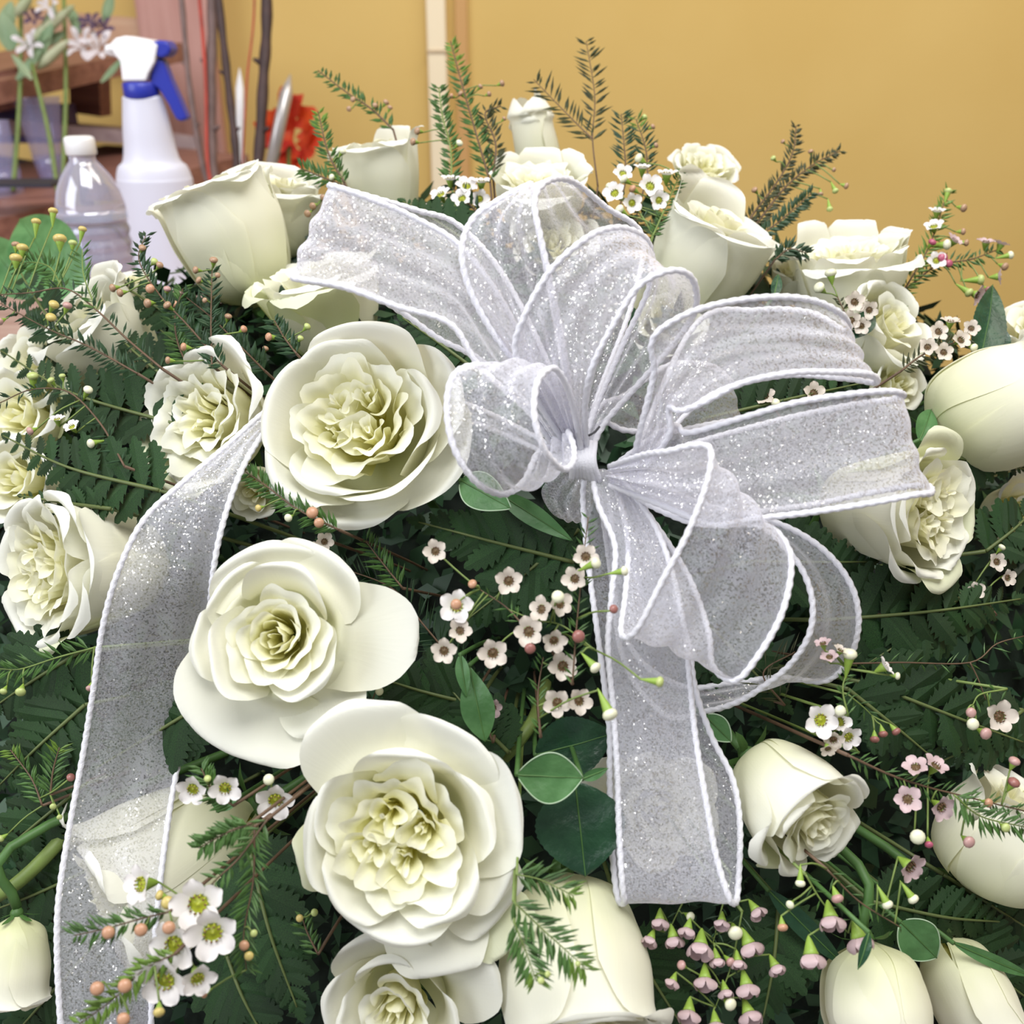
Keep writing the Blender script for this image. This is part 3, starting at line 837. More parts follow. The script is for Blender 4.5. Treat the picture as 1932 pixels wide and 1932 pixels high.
strip('loop', [(1200, 900, .438, 1190, 920, .438), (1340, 955, .430, 1320, 985, .430), (1455, 983, .425, 1430, 992, .425), (1525, 1016, .422, 1482, 1034, .420), (1578, 1062, .420, 1517, 1082, .416), (1612, 1120, .420, 1533, 1140, .414), (1619, 1185, .424, 1526, 1198, .416), (1600, 1245, .432, 1492, 1252, .422), (1555, 1285, .442, 1440, 1295, .430), (1470, 1278, .448, 1390, 1325, .438), (1380, 1288, .450, 1330, 1342, .444), (1280, 1292, .450, 1250, 1345, .448), (1180, 1200, .450, 1170, 1220, .450), (1130, 930, K + .01, 1150, 930, K + .01)],
      'outermost thin bow loop curving far right', bulge=0.05, seed=7, wf=2, wrinkle=0.0015)
strip('loop', [(1080, 850, K - .004, 1100, 865, K - .004), (1000, 745, .412, 1075, 745, .400), (930, 695, .398, 1050, 698, .388), (880, 692, .388, 1028, 702, .380), (852, 716, .381, 1012, 728, .375), (843, 770, .378, 1008, 782, .372), (853, 835, .378, 1022, 838, .374), (880, 888, .381, 1045, 872, .380), (915, 922, .388, 1066, 886, .388), (955, 932, .398, 1082, 870, .398), (990, 905, .408, 1082, 842, .408), (1020, 850, .416, 1072, 815, .416), (1070, 855, K, 1090, 860, K)],
      'small curled bow loop beside the largest rose', bulge=0.05, seed=8, wf=3)
strip('loop', [(1085, 860, K + .006, 1095, 880, K + .006), (1130, 770, .442, 1132, 800, .440), (1180, 745, .444, 1180, 812, .442), (1260, 690, .446, 1260, 815, .444), (1340, 690, .450, 1340, 800, .450), (1380, 720, .456, 1400, 790, .456)],
      'ribbon layer behind the knot', bulge=0.03, seed=9, wf=2, knot=(True, False))
strip('loop', [(1085, 870, K, 1110, 890, K), (1035, 905, .440, 1100, 930, .440), (1022, 935, .444, 1092, 960, .444), (1050, 975, .450, 1105, 985, .450), (1075, 950, .456, 1120, 950, .456), (1090, 880, K + .01, 1120, 880, K + .01)],
      'small gathered tuck under the knot', bulge=0.05, seed=10, wf=3, cord=(False, False))
strip('tail', [(1115, 880, K - .004, 1165, 895, K - .004), (1128, 950, .424, 1232, 985, .418), (1160, 1030, .418, 1268, 1080, .410), (1154, 1120, .414, 1290, 1180, .408), (1147, 1220, .412, 1300, 1270, .408), (1157, 1340, .410, 1312, 1390, .406), (1164, 1450, .408, 1330, 1500, .402), (1168, 1570, .405, 1350, 1610, .400), (1174, 1670, .402, 1374, 1690, .398), (1178, 1702, .406, 1386, 1704, .402), (1164, 1690, .415, 1392, 1680, .410), (1153, 1580, .420, 1396, 1560, .414), (1150, 1470, .424, 1382, 1470, .418), (1149, 1370, .428, 1343, 1390, .424), (1128, 1200, .430, 1312, 1300, .430), (1112, 1080, .434, 1290, 1180, .436), (1100, 950, .436, 1210, 960, .436), (1105, 880, K + .004, 1160, 890, K + .004)],
      'long ribbon hanging straight down in front and doubled back', nr=160, bulge=0.02, seed=11, wf=2)
strip('tail', [(1060, 850, .445, 1075, 875, .445), (900, 770, .470, 900, 800, .470), (740, 720, .490, 740, 760, .490), (620, 715, .492, 620, 765, .488), (520, 762, .478, 520, 800, .474), (425, 843, .462, 477, 848, .455), (345, 910, .446, 443, 918, .442), (272, 980, .436, 415, 1010, .436), (224, 1075, .432, 401, 1090, .438), (194, 1180, .434, 393, 1170, .448), (176, 1300, .438, 372, 1290, .460), (157, 1420, .440, 345, 1400, .462), (131, 1560, .436, 322, 1520, .450), (110, 1700, .430, 303, 1660, .438), (108, 1820, .428, 290, 1800, .434), (116, 1960, .426, 285, 1960, .432), (125, 2080, .426, 290, 2080, .430)],
      'long ribbon trailing down the left side', nr=190, bulge=0.03, seed=12, wf=2.5, knot=(True, False))
# the gathered knot itself
kb = MB()
for i in range(7):
    a = i * 0.9
    p0 = P(1075 + 8 * i, 838 + 5 * math.sin(a), K - .006)
    p1 = P(1082 + 6 * i, 872, K - .011)
    p2 = P(1078 + 9 * i, 905 - 4 * math.sin(a), K - .005)
    kb.tube(cr([p0, p1, p2], 10) - CAMB, [0.0012, 0.0019, 0.0012], 8)
kb.build('knot', M['cord'], bow)
wb = MB()
wb.tube(cr([P(1131, 805, .408), P(1122, 815, .406), P(1110, 822, .406)], 6) - CAMB, 0.0005, 6)
wb.build('wire_end', simple('dark_wire', (0.03, 0.03, 0.035, 1), 0.4), bow)


# ------------------------------------------------------------------ waxflower
def px2m(px, d):
    return px / F * d


def needle_mb(mb, base, direc, length, width, up):
    direc = direc / (np.linalg.norm(direc) + 1e-9)
    side = np.cross(direc, up)
    side /= np.linalg.norm(side) + 1e-9
    nn = np.cross(side, direc)
    a = base
    m = base + direc * length * 0.5 + nn * length * 0.04
    t = base + direc * length + nn * length * 0.12
    w = width / 2
    mb.add([a, m + side * w, m + nn * w * 0.7, m - side * w, t], [(0, 1, 2), (0, 2, 3), (1, 4, 2), (2, 4, 3), (0, 3, 1), (1, 3, 4)])


def make_wax_meshes():
    """shared meshes of one waxflower: unit radius 1, facing +z"""
    out = {}
    # petal: rounded, cupped, attached at r=.38
    nu, nv = 7, 7
    u = np.linspace(-1, 1, nu)[None, :]
    v = np.linspace(0, 1, nv)[:, None]
    w = 0.425 * np.sqrt(np.clip(1 - ((v - 0.50) / 0.535) ** 2, 0.05, 1))
    r = 0.34 + 0.70 * v
    z = 0.02 + 0.30 * np.sin(v * PI * 0.55) - 0.05 * v + 0.10 * u ** 2 * v
    pts = np.stack([r + 0 * u - 0.06 * u ** 2, u * w, z + 0 * u], -1).reshape(-1, 3)
    out['petal'] = (pts, gridfaces(nv, nu))
    # closed petal (half shut, for hanging flowers)
    z2 = 0.02 + 0.75 * v ** 1.1
    r2 = 0.36 + 0.34 * np.sin(v * PI * 0.75)
    pts2 = np.stack([r2 + 0 * u - 0.05 * u ** 2, u * w * 1.15, z2 + 0 * u], -1).reshape(-1, 3)
    out['petal_shut'] = (pts2, gridfaces(nv, nu))
    cup = MB()
    cup.lathe([(0.05, -0.95), (0.16, -0.75), (0.34, -0.25), (0.44, 0.0), (0.40, 0.05), (0.34, -0.02)], 12)
    out['cup'] = (np.vstack(cup.v), cup.f)
    disc = MB()
    disc.lathe([(0.42, 0.02), (0.30, -0.04), (0.10, 0.02), (0.04, 0.12), (0.001, 0.13)], 12)
    for i in range(10):
        a = i * 2 * PI / 10 + 0.2
        disc.tube(np.array([[0.36 * math.cos(a), 0.36 * math.sin(a), 0.0], [0.30 * math.cos(a), 0.30 * math.sin(a), 0.22]]), 0.045, 4)
    out['disc'] = (np.vstack(disc.v), disc.f)
    st = MB()
    for i in range(10):
        a = i * 2 * PI / 10 + 0.2
        st.lathe([(0.001, 0.19), (0.05, 0.23), (0.001, 0.28)], 5, (0.30 * math.cos(a), 0.30 * math.sin(a), 0))
    out['stamen'] = (np.vstack(st.v), st.f)
    bud = MB()
    bud.lathe([(0.05, -1.5), (0.18, -1.2), (0.45, -0.5), (0.62, -0.05), (0.60, 0.05)], 10)
    out['calyx'] = (np.vstack(bud.v), bud.f)
    b2 = MB()
    b2.lathe([(0.60, -0.08), (0.80, 0.12), (0.90, 0.38), (0.82, 0.68), (0.55, 0.92), (0.25, 1.0), (0.001, 1.01)], 12)
    out['ball'] = (np.vstack(b2.v), b2.f)
    return out


WX = make_wax_meshes()
WXC = {}


def wxmesh(key, mat, scale_key=1.0):
    k = (key, mat)
    if k not in WXC:
        v, f = WX[key]
        me = mesh(key, v, f)
        me.materials.append(M[mat])
        WXC[k] = me
    return WXC[k]


def place(name, me, parent, pos, B, s, rot=0.0):
    o = bpy.data.objects.new(name, me)
    COL.objects.link(o)
    o.parent = parent
    c, sn = math.cos(rot), math.sin(rot)
    x = (c * B[0] + sn * B[1]) * s
    y = (-sn * B[0] + c * B[1]) * s
    z = B[2] * s
    m = Matrix(((x[0], y[0], z[0], pos[0]), (x[1], y[1], z[1], pos[1]), (x[2], y[2], z[2], pos[2]), (0, 0, 0, 1)))
    o.matrix_local = m
    return o


I3 = np.eye(3)


def sprig(label, stems, terms=(), needles='needle_green', nl=24, nw=3.6, dens=1.0, twig='twig_brown', dd=-0.01, tip=None, seed=1, cat='foliage', group='waxflower sprigs', root=True, fscale=1.0, tw=1.0, bare=0.0, name='waxflower_sprig', flat=0.35):
    """stems: polylines of (px, py[, extra distance]); terms: (px, py, kind, size px[, facing, distance offset])"""
    rng = random.Random(seed * 7 + 3)
    if not isinstance(stems[0][0], (tuple, list)):
        stems = [stems]

    def pt(q):
        return P(q[0], q[1], D(q[0], q[1]) + dd + (q[2] if len(q) > 2 else 0))
    o = empty(name, pt(stems[0][0]))
    org = pt(stems[0][0])
    tag(o, label, cat, group)
    sm = MB()
    nb = MB()
    tb = MB()
    pool = []
    for si, st in enumerate(stems):
        pts = [pt(q) for q in st]
        n = max(8, 5 * len(pts))
        c = cr(pts, n)
        dist = D(st[0][0], st[0][1]) + dd
        r0 = px2m(1.9 * tw, dist) * (1.15 if si == 0 else 0.8)
        sm.tube(c - org, [r0, r0 * 0.5], 6)
        pool += list(c)
        seg = np.linalg.norm(np.diff(c, axis=0), axis=1)
        L_ = seg.sum()
        step = px2m(4.6, dist) / max(dens, 0.01)
        m = int(L_ / step)
        cs = np.concatenate([[0], np.cumsum(seg)])
        for i in range(m):
            s = (i + rng.random() * 0.6) / m
            if s < bare:
                continue
            j = min(len(c) - 2, int(np.searchsorted(cs, s * L_) - 1))
            j = max(j, 0)
            p = c[j] + (c[j + 1] - c[j]) * rng.random()
            t = c[j + 1] - c[j]
            t = t / (np.linalg.norm(t) + 1e-9)
            # leaves mostly left and right as seen from the front, some towards us
            lat = np.cross(t, -FW)
            lat /= np.linalg.norm(lat) + 1e-9
            sgn = 1 if i % 2 else -1
            ang = rng.uniform(-flat, flat) * 2.2
            dirn = t * rng.uniform(0.55, 0.9) + sgn * lat * rng.uniform(0.7, 1.0) * math.cos(ang) - FW * math.sin(ang) * 0.8
            ll = px2m(nl * 1.4, dist) * rng.uniform(0.7, 1.15) * (1.0 if s < 0.85 else 0.75)
            target = tb if (tip and s > 0.78) else nb
            needle_mb(target, p - org, dirn, ll, px2m(nw * 1.3, dist), -FW + 0.3 * lat)
    pool = np.array(pool)
    pr = []
    for ti, tm in enumerate(terms):
        px, py, kind, size = tm[:4]
        off = tm[5] if len(tm) > 5 else -0.004
        d = D(px, py) + dd + off
        pos = P(px, py, d)
        s = px2m(size, d) * fscale
        near = pool[np.argmin(np.linalg.norm(pool - pos, axis=1) + 0.15 * np.abs((pool - pos) @ FW))]
        away = pos - near
        la = np.linalg.norm(away)
        away = away / (la + 1e-9)
        fc = tm[4] if len(tm) > 4 and tm[4] else None
        parts = kind.split(':')
        if parts[0] == 'f':
            if fc is None:
                fc = (rng.uniform(-.35, .35), rng.uniform(-.25, .35), 1)
            B = basis_from(fc, rng.random() * 6)
            petal = {'w': 'wax_white', 'c': 'wax_cream', 'p': 'wax_pink'}[parts[1]]
            dsk = {'w': 'disc_lime', 'c': 'disc_brown', 'p': 'disc_brown'}[parts[1]]
            shut = len(parts) > 2
            cupo = place('flower', wxmesh('cup', 'cup_green'), o, pos - org, B, s)
            pm = wxmesh('petal_shut' if shut else 'petal', petal)
            for q in range(5):
                a = q * 2 * PI / 5 + rng.uniform(-.06, .06)
                ca, sa = math.cos(a), math.sin(a)
                Bq = np.array([[ca, sa, 0], [-sa, ca, 0], [0, 0, 1]])
                place('petal', pm, cupo, (0, 0, 0), Bq, rng.uniform(.93, 1.07))
            place('disc', wxmesh('disc', dsk), cupo, (0, 0, 0), I3, 1)
            place('stamens', wxmesh('stamen', 'stamen'), cupo, (0, 0, 0), I3, 1)
            tail = pos - B[2] * s * 0.95
        else:
            col = parts[1]
            long_ = len(parts) > 2      # long green calyx
            if fc is not None:
                B = basis_from(fc)
            else:
                dz = away * 1.0 - FW * 0.35 + np.array([0, 0, 0.1])
                dz /= np.linalg.norm(dz)
                xx = np.cross(UP, dz)
                if np.linalg.norm(xx) < .2:
                    xx = RT
                xx /= np.linalg.norm(xx)
                B = np.array([xx, np.cross(dz, xx), dz])
            bo = place('bud', wxmesh('ball', 'bud_' + col), o, pos - org, B, s)
            B2 = I3.copy()
            if long_:
                B2[2] = B2[2] * 1.9
            place('calyx', wxmesh('calyx', 'cup_green'), bo, (0, 0, 0), B2, 1.0)
            tail = pos - B[2] * s * (2.6 if long_ else 1.4)
        mid = (tail + near) / 2 + np.array([0, 0, rng.uniform(-.001, .002)])
        pr.append((near, mid, tail))
    pb = MB()
    for near, mid, tail in pr:
        if np.linalg.norm(near - tail) > 0.0008:
            pb.tube(cr([near, mid, tail], 6) - org, px2m(1.7, 0.45), 5)
    if root:
        p0 = pt(stems[0][0])
        inn = p0 * 0.45 + CORE_C * 0.55
        sm.tube(cr([p0, p0 * 0.7 + CORE_C * 0.3 + FW * 0.02, inn], 8) - org, px2m(2.6 * tw, .5), 6)
    so = sm.build('stem', M[twig], o)
    if pb.n:
        pb.build('pedicels', M['twig_green'], o)
    if nb.n:
        q = nb.build('needles', M[needles], o, smooth=False)
        q['kind'] = 'stuff'
    if tb.n:
        q = tb.build('young_needles', M[tip], o, smooth=False)
        q['kind'] = 'stuff'
    return o


# ------------------------------------------------------------------ ferns and leaves
def pinna_mesh(seed, teeth=7, mat='fern'):
    """one lobed, saw-edged leaflet: length 1 along +x, half width .23, slightly folded along its midrib"""
    rng = random.Random(seed)
    n = teeth * 4 + 1
    v = []
    for i in range(n):
        s = i / (n - 1)
        env = 0.34 * (math.sin(min(1, s * 1.25 + 0.12) * PI * 0.5) * (1 - s) ** 0.62) * 1.45
        saw = ((i % 4) / 4.0)
        w = env * (0.60 + 0.52 * saw) * (1 + rng.uniform(-.08, .08))
        x = s + 0.06 * saw * (1 - s)
        v.append((x, w, -abs(w) * 0.25 - 0.12 * s * s))
    top = v
    bot = [(x, -w, z) for x, w, z in v]
    mid = [((i / (n - 1)), 0, -0.12 * (i / (n - 1)) ** 2) for i in range(n)]
    V = top + mid + bot
    f = []
    for i in range(n - 1):
        f.append((i, i + n, i + n + 1, i + 1))
        f.append((i + n, i + 2 * n, i + 2 * n + 1, i + n + 1))
    me = mesh('pinna', V, f, smooth=False)
    me.materials.append(M[mat])
    return me


PIN = [pinna_mesh(i, 6 + i % 3) for i in range(4)]


def fern(label, p0, p1, wid, n=12, dd=0.02, curve=0.0, seed=1, tilt=0.0, group='leatherleaf fern fronds'):
    """p0, p1: (px, py[, extra distance]) of the base and the tip; wid: leaflet length in px"""
    rng = random.Random(seed)
    a = P(p0[0], p0[1], D(p0[0], p0[1]) + dd + (p0[2] if len(p0) > 2 else 0))
    b = P(p1[0], p1[1], D(p1[0], p1[1]) + dd + (p1[2] if len(p1) > 2 else 0))
    L_ = np.linalg.norm(b - a)
    t = (b - a) / L_
    lat = np.cross(t, -FW)
    lat /= np.linalg.norm(lat)
    nrm = np.cross(lat, t)
    if tilt:
        lat, nrm = math.cos(tilt) * lat + math.sin(tilt) * nrm, math.cos(tilt) * nrm - math.sin(tilt) * lat
    mid = (a + b) / 2 + lat * curve * L_ - FW * 0.08 * L_
    c = cr([a, mid, b], 24)
    o = empty('fern_frond', a)
    tag(o, label, 'fern', group)
    rb = MB()
    inn = a * 0.5 + CORE_C * 0.5
    full = np.vstack([cr([inn, a], 4)[:-1], c]) if False else c
    rb.tube(full - a, [0.0011, 0.0004], 5)
    rb.tube(cr([a, a * .8 + CORE_C * .2 + FW * .01, inn], 6) - a, 0.0011, 5)
    rb.build('rachis', M['fern_rachis'], o)
    W = px2m(wid, D(p0[0], p0[1]) + dd)
    for i in range(n):
        s = (i + 0.5) / n
        j = min(22, int(s * 23))
        p = c[j]
        tt = c[j + 1] - c[j]
        tt /= np.linalg.norm(tt)
        ln = W * (1 - s) ** 0.75 * (0.75 + 0.25 * math.sin(min(1, s * 4) * PI / 2)) * rng.uniform(.9, 1.08) + W * 0.10
        for sg in (-1, 1):
            ang = math.radians(rng.uniform(52, 66) - 20 * s)
            x = tt * math.cos(ang) + sg * lat * math.sin(ang) + nrm * rng.uniform(-.15, .15)
            x /= np.linalg.norm(x)
            z = nrm + sg * lat * rng.uniform(-.25, .25)
            z -= x * z.dot(x)
            z /= np.linalg.norm(z)
            y = np.cross(z, x)
            place('leaflet', PIN[rng.randrange(4)], o, p - a, np.array([x, y, z]), ln)
    # end leaflet
    x = c[-1] - c[-2]
    x /= np.linalg.norm(x)
    z = nrm - x * nrm.dot(x)
    z /= np.linalg.norm(z)
    place('leaflet', PIN[0], o, c[-2] - a, np.array([x, np.cross(z, x), z]), W * 0.35)
    return o


def leaf(label, base, tip, wid, mat='rose_leaf', dd=0.0, toothed=True, rim=False, face=None, fold=0.25, bend=0.15, wpow=0.8, name='rose_leaf', cat='leaf'):
    a = P(base[0], base[1], D(base[0], base[1]) + dd + (base[2] if len(base) > 2 else 0))
    b = P(tip[0], tip[1], D(tip[0], tip[1]) + dd + (tip[2] if len(tip) > 2 else 0))
    L_ = np.linalg.norm(b - a)
    x = (b - a) / L_
    nrm = (cdir(*face) if face else -FW)
    nrm = nrm - x * nrm.dot(x)
    nrm /= np.linalg.norm(nrm)
    y = np.cross(nrm, x)
    W = px2m(wid, D(base[0], base[1])) / 2
    n, m = 33, 9
    s = np.linspace(0, 1, n)[:, None]
    u = np.linspace(-1, 1, m)[None, :]
    prof = np.sin(PI * s ** wpow) ** 0.85
    if toothed:
        prof = prof * (1 + 0.06 * ((s * 16) % 1.0 - 0.5))
    prof[0] = 0.02
    prof[-1] = 0.0
    X = s * L_ + 0 * u
    Y = u * prof * W
    Z = np.abs(u) * prof * W * fold - bend * L_ * (s - 0.4) ** 2 + 0.02 * W * np.sin(14 * s + 3 * np.abs(u))
    pts = (X[..., None] * x + Y[..., None] * y + Z[..., None] * nrm)
    o = empty(name, a)
    tag(o, label, cat)
    bl = link('blade', mesh('blade', pts.reshape(-1, 3), gridfaces(n, m), smooth=True), M[mat], o)
    vb = MB()
    vb.tube(pts[:, m // 2] + nrm * 0.0001, [0.0005, 0.0002], 5)
    inn = (CORE_C - a)
    vb.tube(cr([np.zeros(3), inn * 0.2 + FW * 0.01, inn * 0.45], 8), 0.0011, 5)
    vb.build('midrib', M['stem'], o)
    if rim:
        rb = MB()
        rb.tube(pts[1:, 0], 0.0003, 5)
        rb.tube(pts[1:, -1], 0.0003, 5)
        rb.build('leaf_margin', M['leaf_rim'], o)
    return o

# ---- waxflower sprigs, one by one ---------------------------------------------------
UPF = (0.0, 0.9, 0.5)
sprig('tallest dark olive fir-like sprig against the yellow wall, forked at mid height', [(1128, 352), (1118, 262), (1122, 180), (1106, 78)], needles='needle_olive', nl=27, nw=4, dens=0.85, bare=0.30, dd=0.05, seed=1, tw=0.8, flat=.2, group=None)
sprig('olive fir-like side sprig bending left above the far rose bud', [(1118, 262), (1100, 245), (1060, 205), (1007, 150)], needles='needle_olive', nl=27, nw=4, dens=0.9, dd=0.05, seed=2, tw=0.8, root=False, flat=.2, group=None)
sprig('dark fir-like sprig with a lime tuft behind the white waxflower cluster', [(1222, 330), (1218, 280), (1200, 225)], [(1230, 240, 'b:tan', 6), (1236, 275, 'b:tan', 6), (1215, 222, 'b:lime', 6)], needles='needle_dark', nl=24, nw=4, dens=1.1, dd=0.04, seed=3, tip='needle_lime', tw=.8)
sprig('short dark fir-like sprig between the forked sprig and the lime-tufted one', [(1182, 335), (1178, 280), (1172, 215)], needles='needle_dark', nl=24, nw=4, dens=1.2, dd=0.045, seed=4, tw=.8, flat=.2)
sprig('cluster of white waxflowers with lime centres on the right of the topmost bow loop', [(1232, 445), (1258, 385), (1286, 322)], [(1175, 328, 'f:w', 15), (1212, 318, 'f:w', 14, UPF), (1226, 352, 'f:w', 19, (.2, .2, 1)), (1258, 330, 'f:w', 17, UPF), (1160, 365, 'f:w', 17, (-.4, .2, .9)), (1192, 383, 'f:w', 15), (1243, 378, 'f:w', 15, (.1, -.2, 1)), (1172, 398, 'b:white', 9), (1196, 358, 'b:peach', 7), (1180, 340, 'b:white', 8), (1208, 300, 'b:white', 8)], needles='needle_green', nl=16, nw=4, dens=1.2, dd=0.01, seed=5, twig='twig_green', fscale=1.25)
sprig('forked green waxflower twig in front of the white cluster', [(1232, 442), (1205, 400), (1168, 365)], [(1150, 352, 'b:white', 7)], needles='needle_dark', nl=14, nw=4, dens=.7, dd=0.012, seed=6, twig='twig_green')
sprig('lime-tipped waxflower sprig rising before the pale conduit on the wall', [(925, 345), (902, 265), (872, 160), (850, 78)], [(945, 158, 'b:tan', 7), (905, 165, 'b:tan', 6), (921, 178, 'b:tan', 6), (870, 178, 'b:tan', 6), (853, 182, 'b:peach', 6)], needles='needle_green', nl=22, nw=4.5, dens=1.3, dd=0.05, seed=7, tip='needle_lime', twig='twig_brown')
sprig('upright green waxflower sprig left of the far rose bud, with pointed top', [(852, 350), (850, 280), (835, 220), (828, 165)], [(790, 248, 'b:tan', 8), (782, 268, 'b:tan', 8), (865, 272, 'b:white', 8)], needles='needle_green', nl=22, nw=5, dens=1.5, dd=0.04, seed=8, twig='twig_green')
sprig('olive waxflower sprig leaning on the left side of the far rose bud', [(930, 330), (935, 270), (915, 215), (945, 200)], [(950, 225, 'b:tan', 5)], needles='needle_olive', nl=20, nw=4, dens=1.2, dd=0.05, seed=9)
sprig('low white waxflowers and dark leaves between upper left loop and topmost loop', [(900, 400), (870, 370), (850, 350)], [(850, 340, 'f:w', 16, UPF), (880, 352, 'f:w', 17, (.1, .5, .8)), (908, 345, 'f:w', 15, UPF), (872, 375, 'f:w', 16, (-.2, .3, 1)), (832, 368, 'f:w', 16, (-.3, .6, .7)), (905, 375, 'f:w', 14), (815, 392, 'f:w', 13, UPF)], needles='needle_dark', nl=22, nw=6, dens=2.2, dd=0.03, seed=10, fscale=1.25)
sprig('grey-olive waxflower sprig far upper left of the bow, reaching left', [(742, 245), (700, 205), (655, 175), (600, 133)], [(707, 200, 'b:tan', 6), (727, 195, 'b:tan', 7), (667, 188, 'b:tan', 6), (660, 205, 'b:tan', 6), (735, 205, 'b:tan', 6)], needles='needle_green', nl=18, nw=4.5, dens=1.1, dd=0.06, seed=11)
sprig('green waxflower sprig at the left shoulder of the flared-rim rose', [(650, 345), (620, 290), (600, 210)], [(645, 288, 'b:white', 8), (628, 335, 'b:white', 7)], needles='needle_green', nl=20, nw=4.5, dens=1.4, dd=0.03, seed=12, tip='needle_lime')
sprig('short bushy green sprig low between the two upper left roses', [(648, 350), (610, 335), (568, 318)], [(592, 388, 'b:tan', 8), (611, 372, 'b:tan', 7), (582, 402, 'b:tan', 8)], needles='needle_green', nl=22, nw=5, dens=1.8, dd=0.028, seed=13)
sprig('dense olive waxflower sprig on the right of the tall rose, top against the wall', [(1392, 455), (1420, 405), (1465, 345), (1495, 290), (1502, 238)], [(1425, 360, 'b:tan', 7), (1460, 300, 'b:lime', 6), (1478, 268, 'b:tan', 5)], needles='needle_olive', nl=17, nw=4, dens=1.5, dd=0.045, seed=14)
sprig('bushy olive waxflower branch with drooping tan buds, nearest to the bare wall', [(1425, 425), (1480, 355), (1535, 310), (1585, 285)], [(1594, 350, 'b:tan', 7, (.9, -.4, .3)), (1575, 358, 'b:lime:long', 7, (.3, -.9, .3)), (1548, 364, 'b:tan', 6, (0, -1, .2)), (1565, 392, 'b:lime:long', 7, (.1, -1, .2)), (1530, 288, 'b:tan', 6), (1572, 320, 'b:tan', 5)], needles='needle_olive', nl=17, nw=4, dens=1.8, dd=0.045, seed=15)
sprig('dark olive waxflower tuft right behind the rim of the tall rose', [(1440, 440), (1480, 410), (1530, 365)], needles='needle_dark', nl=18, nw=5, dens=2.4, dd=0.04, seed=16, tw=.8)
sprig('small dark green tuft between the tall rose and ragged-rimmed rose', [(1462, 490), (1490, 470), (1522, 478)], needles='needle_dark', nl=20, nw=5, dens=2.6, dd=0.02, seed=17, tw=.8)
sprig('tall pink-budded waxflower spray at right, against the yellow wall', [(1635, 652), (1688, 575), (1722, 520), (1755, 460), (1788, 362)], [(1788, 364, 'b:lime:long', 7, (.3, 1, 0)), (1815, 392, 'b:tan', 7), (1768, 400, 'f:w', 13, UPF), (1762, 428, 'f:w', 14, (-.3, .6, .6)), (1757, 460, 'b:magenta', 7), (1776, 488, 'b:magenta', 9, (.1, .1, 1)), (1788, 498, 'b:magenta', 7, (.3, 0, 1)), (1782, 462, 'b:white:long', 9), (1800, 455, 'f:p', 14, (.4, .6, .6)), (1814, 437, 'b:tan', 6), (1820, 458, 'b:tan', 6), (1766, 492, 'f:w', 14)], needles='needle_lime', nl=22, nw=4, dens=1.2, dd=0.025, seed=18, fscale=1.25)
sprig('right arm of the pink waxflower spray with lime cups near the right edge', [(1722, 535), (1770, 500), (1830, 490), (1885, 470)], [(1860, 458, 'f:p', 13, UPF), (1888, 462, 'f:p', 13, (.3, .9, .3)), (1903, 482, 'b:white:long', 7, (1, .2, .2)), (1893, 502, 'b:tan', 7), (1882, 522, 'f:p', 13, (.9, 0, .4)), (1845, 528, 'b:lime:long', 9, (1, 0, .3)), (1842, 556, 'f:p', 15, (.6, -.4, .6)), (1825, 550, 'b:lime:long', 8, (.6, -.6, .4)), (1862, 545, 'b:pink', 6)], needles='needle_green', nl=20, nw=4, dens=.9, dd=0.03, seed=19, fscale=1.25)
sprig('creamy pink waxflower cluster above the fat rose at the right', [(1700, 700), (1740, 670), (1790, 650), (1825, 640)], [(1770, 626, 'f:c', 15), (1793, 608, 'f:c', 14, UPF), (1812, 642, 'f:c', 15), (1750, 655, 'f:c', 14), (1832, 620, 'f:c', 13), (1780, 665, 'f:c', 14), (1835, 655, 'b:white', 7)], needles='needle_olive', nl=20, nw=4, dens=1.2, dd=-0.005, seed=20, fscale=1.25)
sprig('cream waxflowers and leaflets between ragged-rimmed rose and the bow', [(1585, 650), (1600, 610), (1580, 560)], [(1612, 570, 'f:c', 16), (1640, 585, 'f:c', 14), (1606, 605, 'f:c', 15), (1568, 520, 'b:white', 10), (1548, 545, 'b:white', 10), (1625, 615, 'f:c', 13)], needles='needle_olive', nl=16, nw=4, dens=.8, dd=0.0, seed=21, fscale=1.25)
sprig('long bare brown twig at upper left carrying yellow-green buds before the bottle', [(305, 695), (240, 640), (182, 585), (125, 545), (60, 552), (0, 556)], [(100, 402, 'b:yellow:long', 10), (68, 422, 'b:yellow:long', 10), (155, 436, 'b:yellow:long', 9), (113, 456, 'b:yellow', 14), (137, 462, 'b:lime', 9), (30, 465, 'b:tan', 9), (42, 472, 'b:yellow', 12), (30, 492, 'b:yellow', 13)], needles='needle_dark', nl=22, nw=4, dens=.45, dd=-0.035, seed=22, tw=1.1)
sprig('upright green side shoots on the bare brown twig', [(182, 585), (158, 520), (155, 470)], [], needles='needle_green', nl=24, nw=3.5, dens=.8, dd=-0.035, seed=23, twig='twig_green', root=False, tw=.8)
sprig('green needle sprig beneath the yellow buds at the left edge', [(118, 545), (95, 505), (60, 495), (30, 500)], [], needles='needle_green', nl=26, nw=5, dens=1.5, dd=-0.03, seed=24, twig='twig_green', root=False, tw=.8)
sprig('brown twig with blue-green needles crossing the left rose', [(260, 705), (170, 655), (90, 620), (0, 572)], [(100, 578, 'b:yellow', 11), (95, 602, 'b:yellow', 11), (126, 580, 'b:rose', 10), (2, 605, 'b:rose', 9)], needles='needle_dark', nl=24, nw=5, dens=.9, dd=-0.03, seed=25)
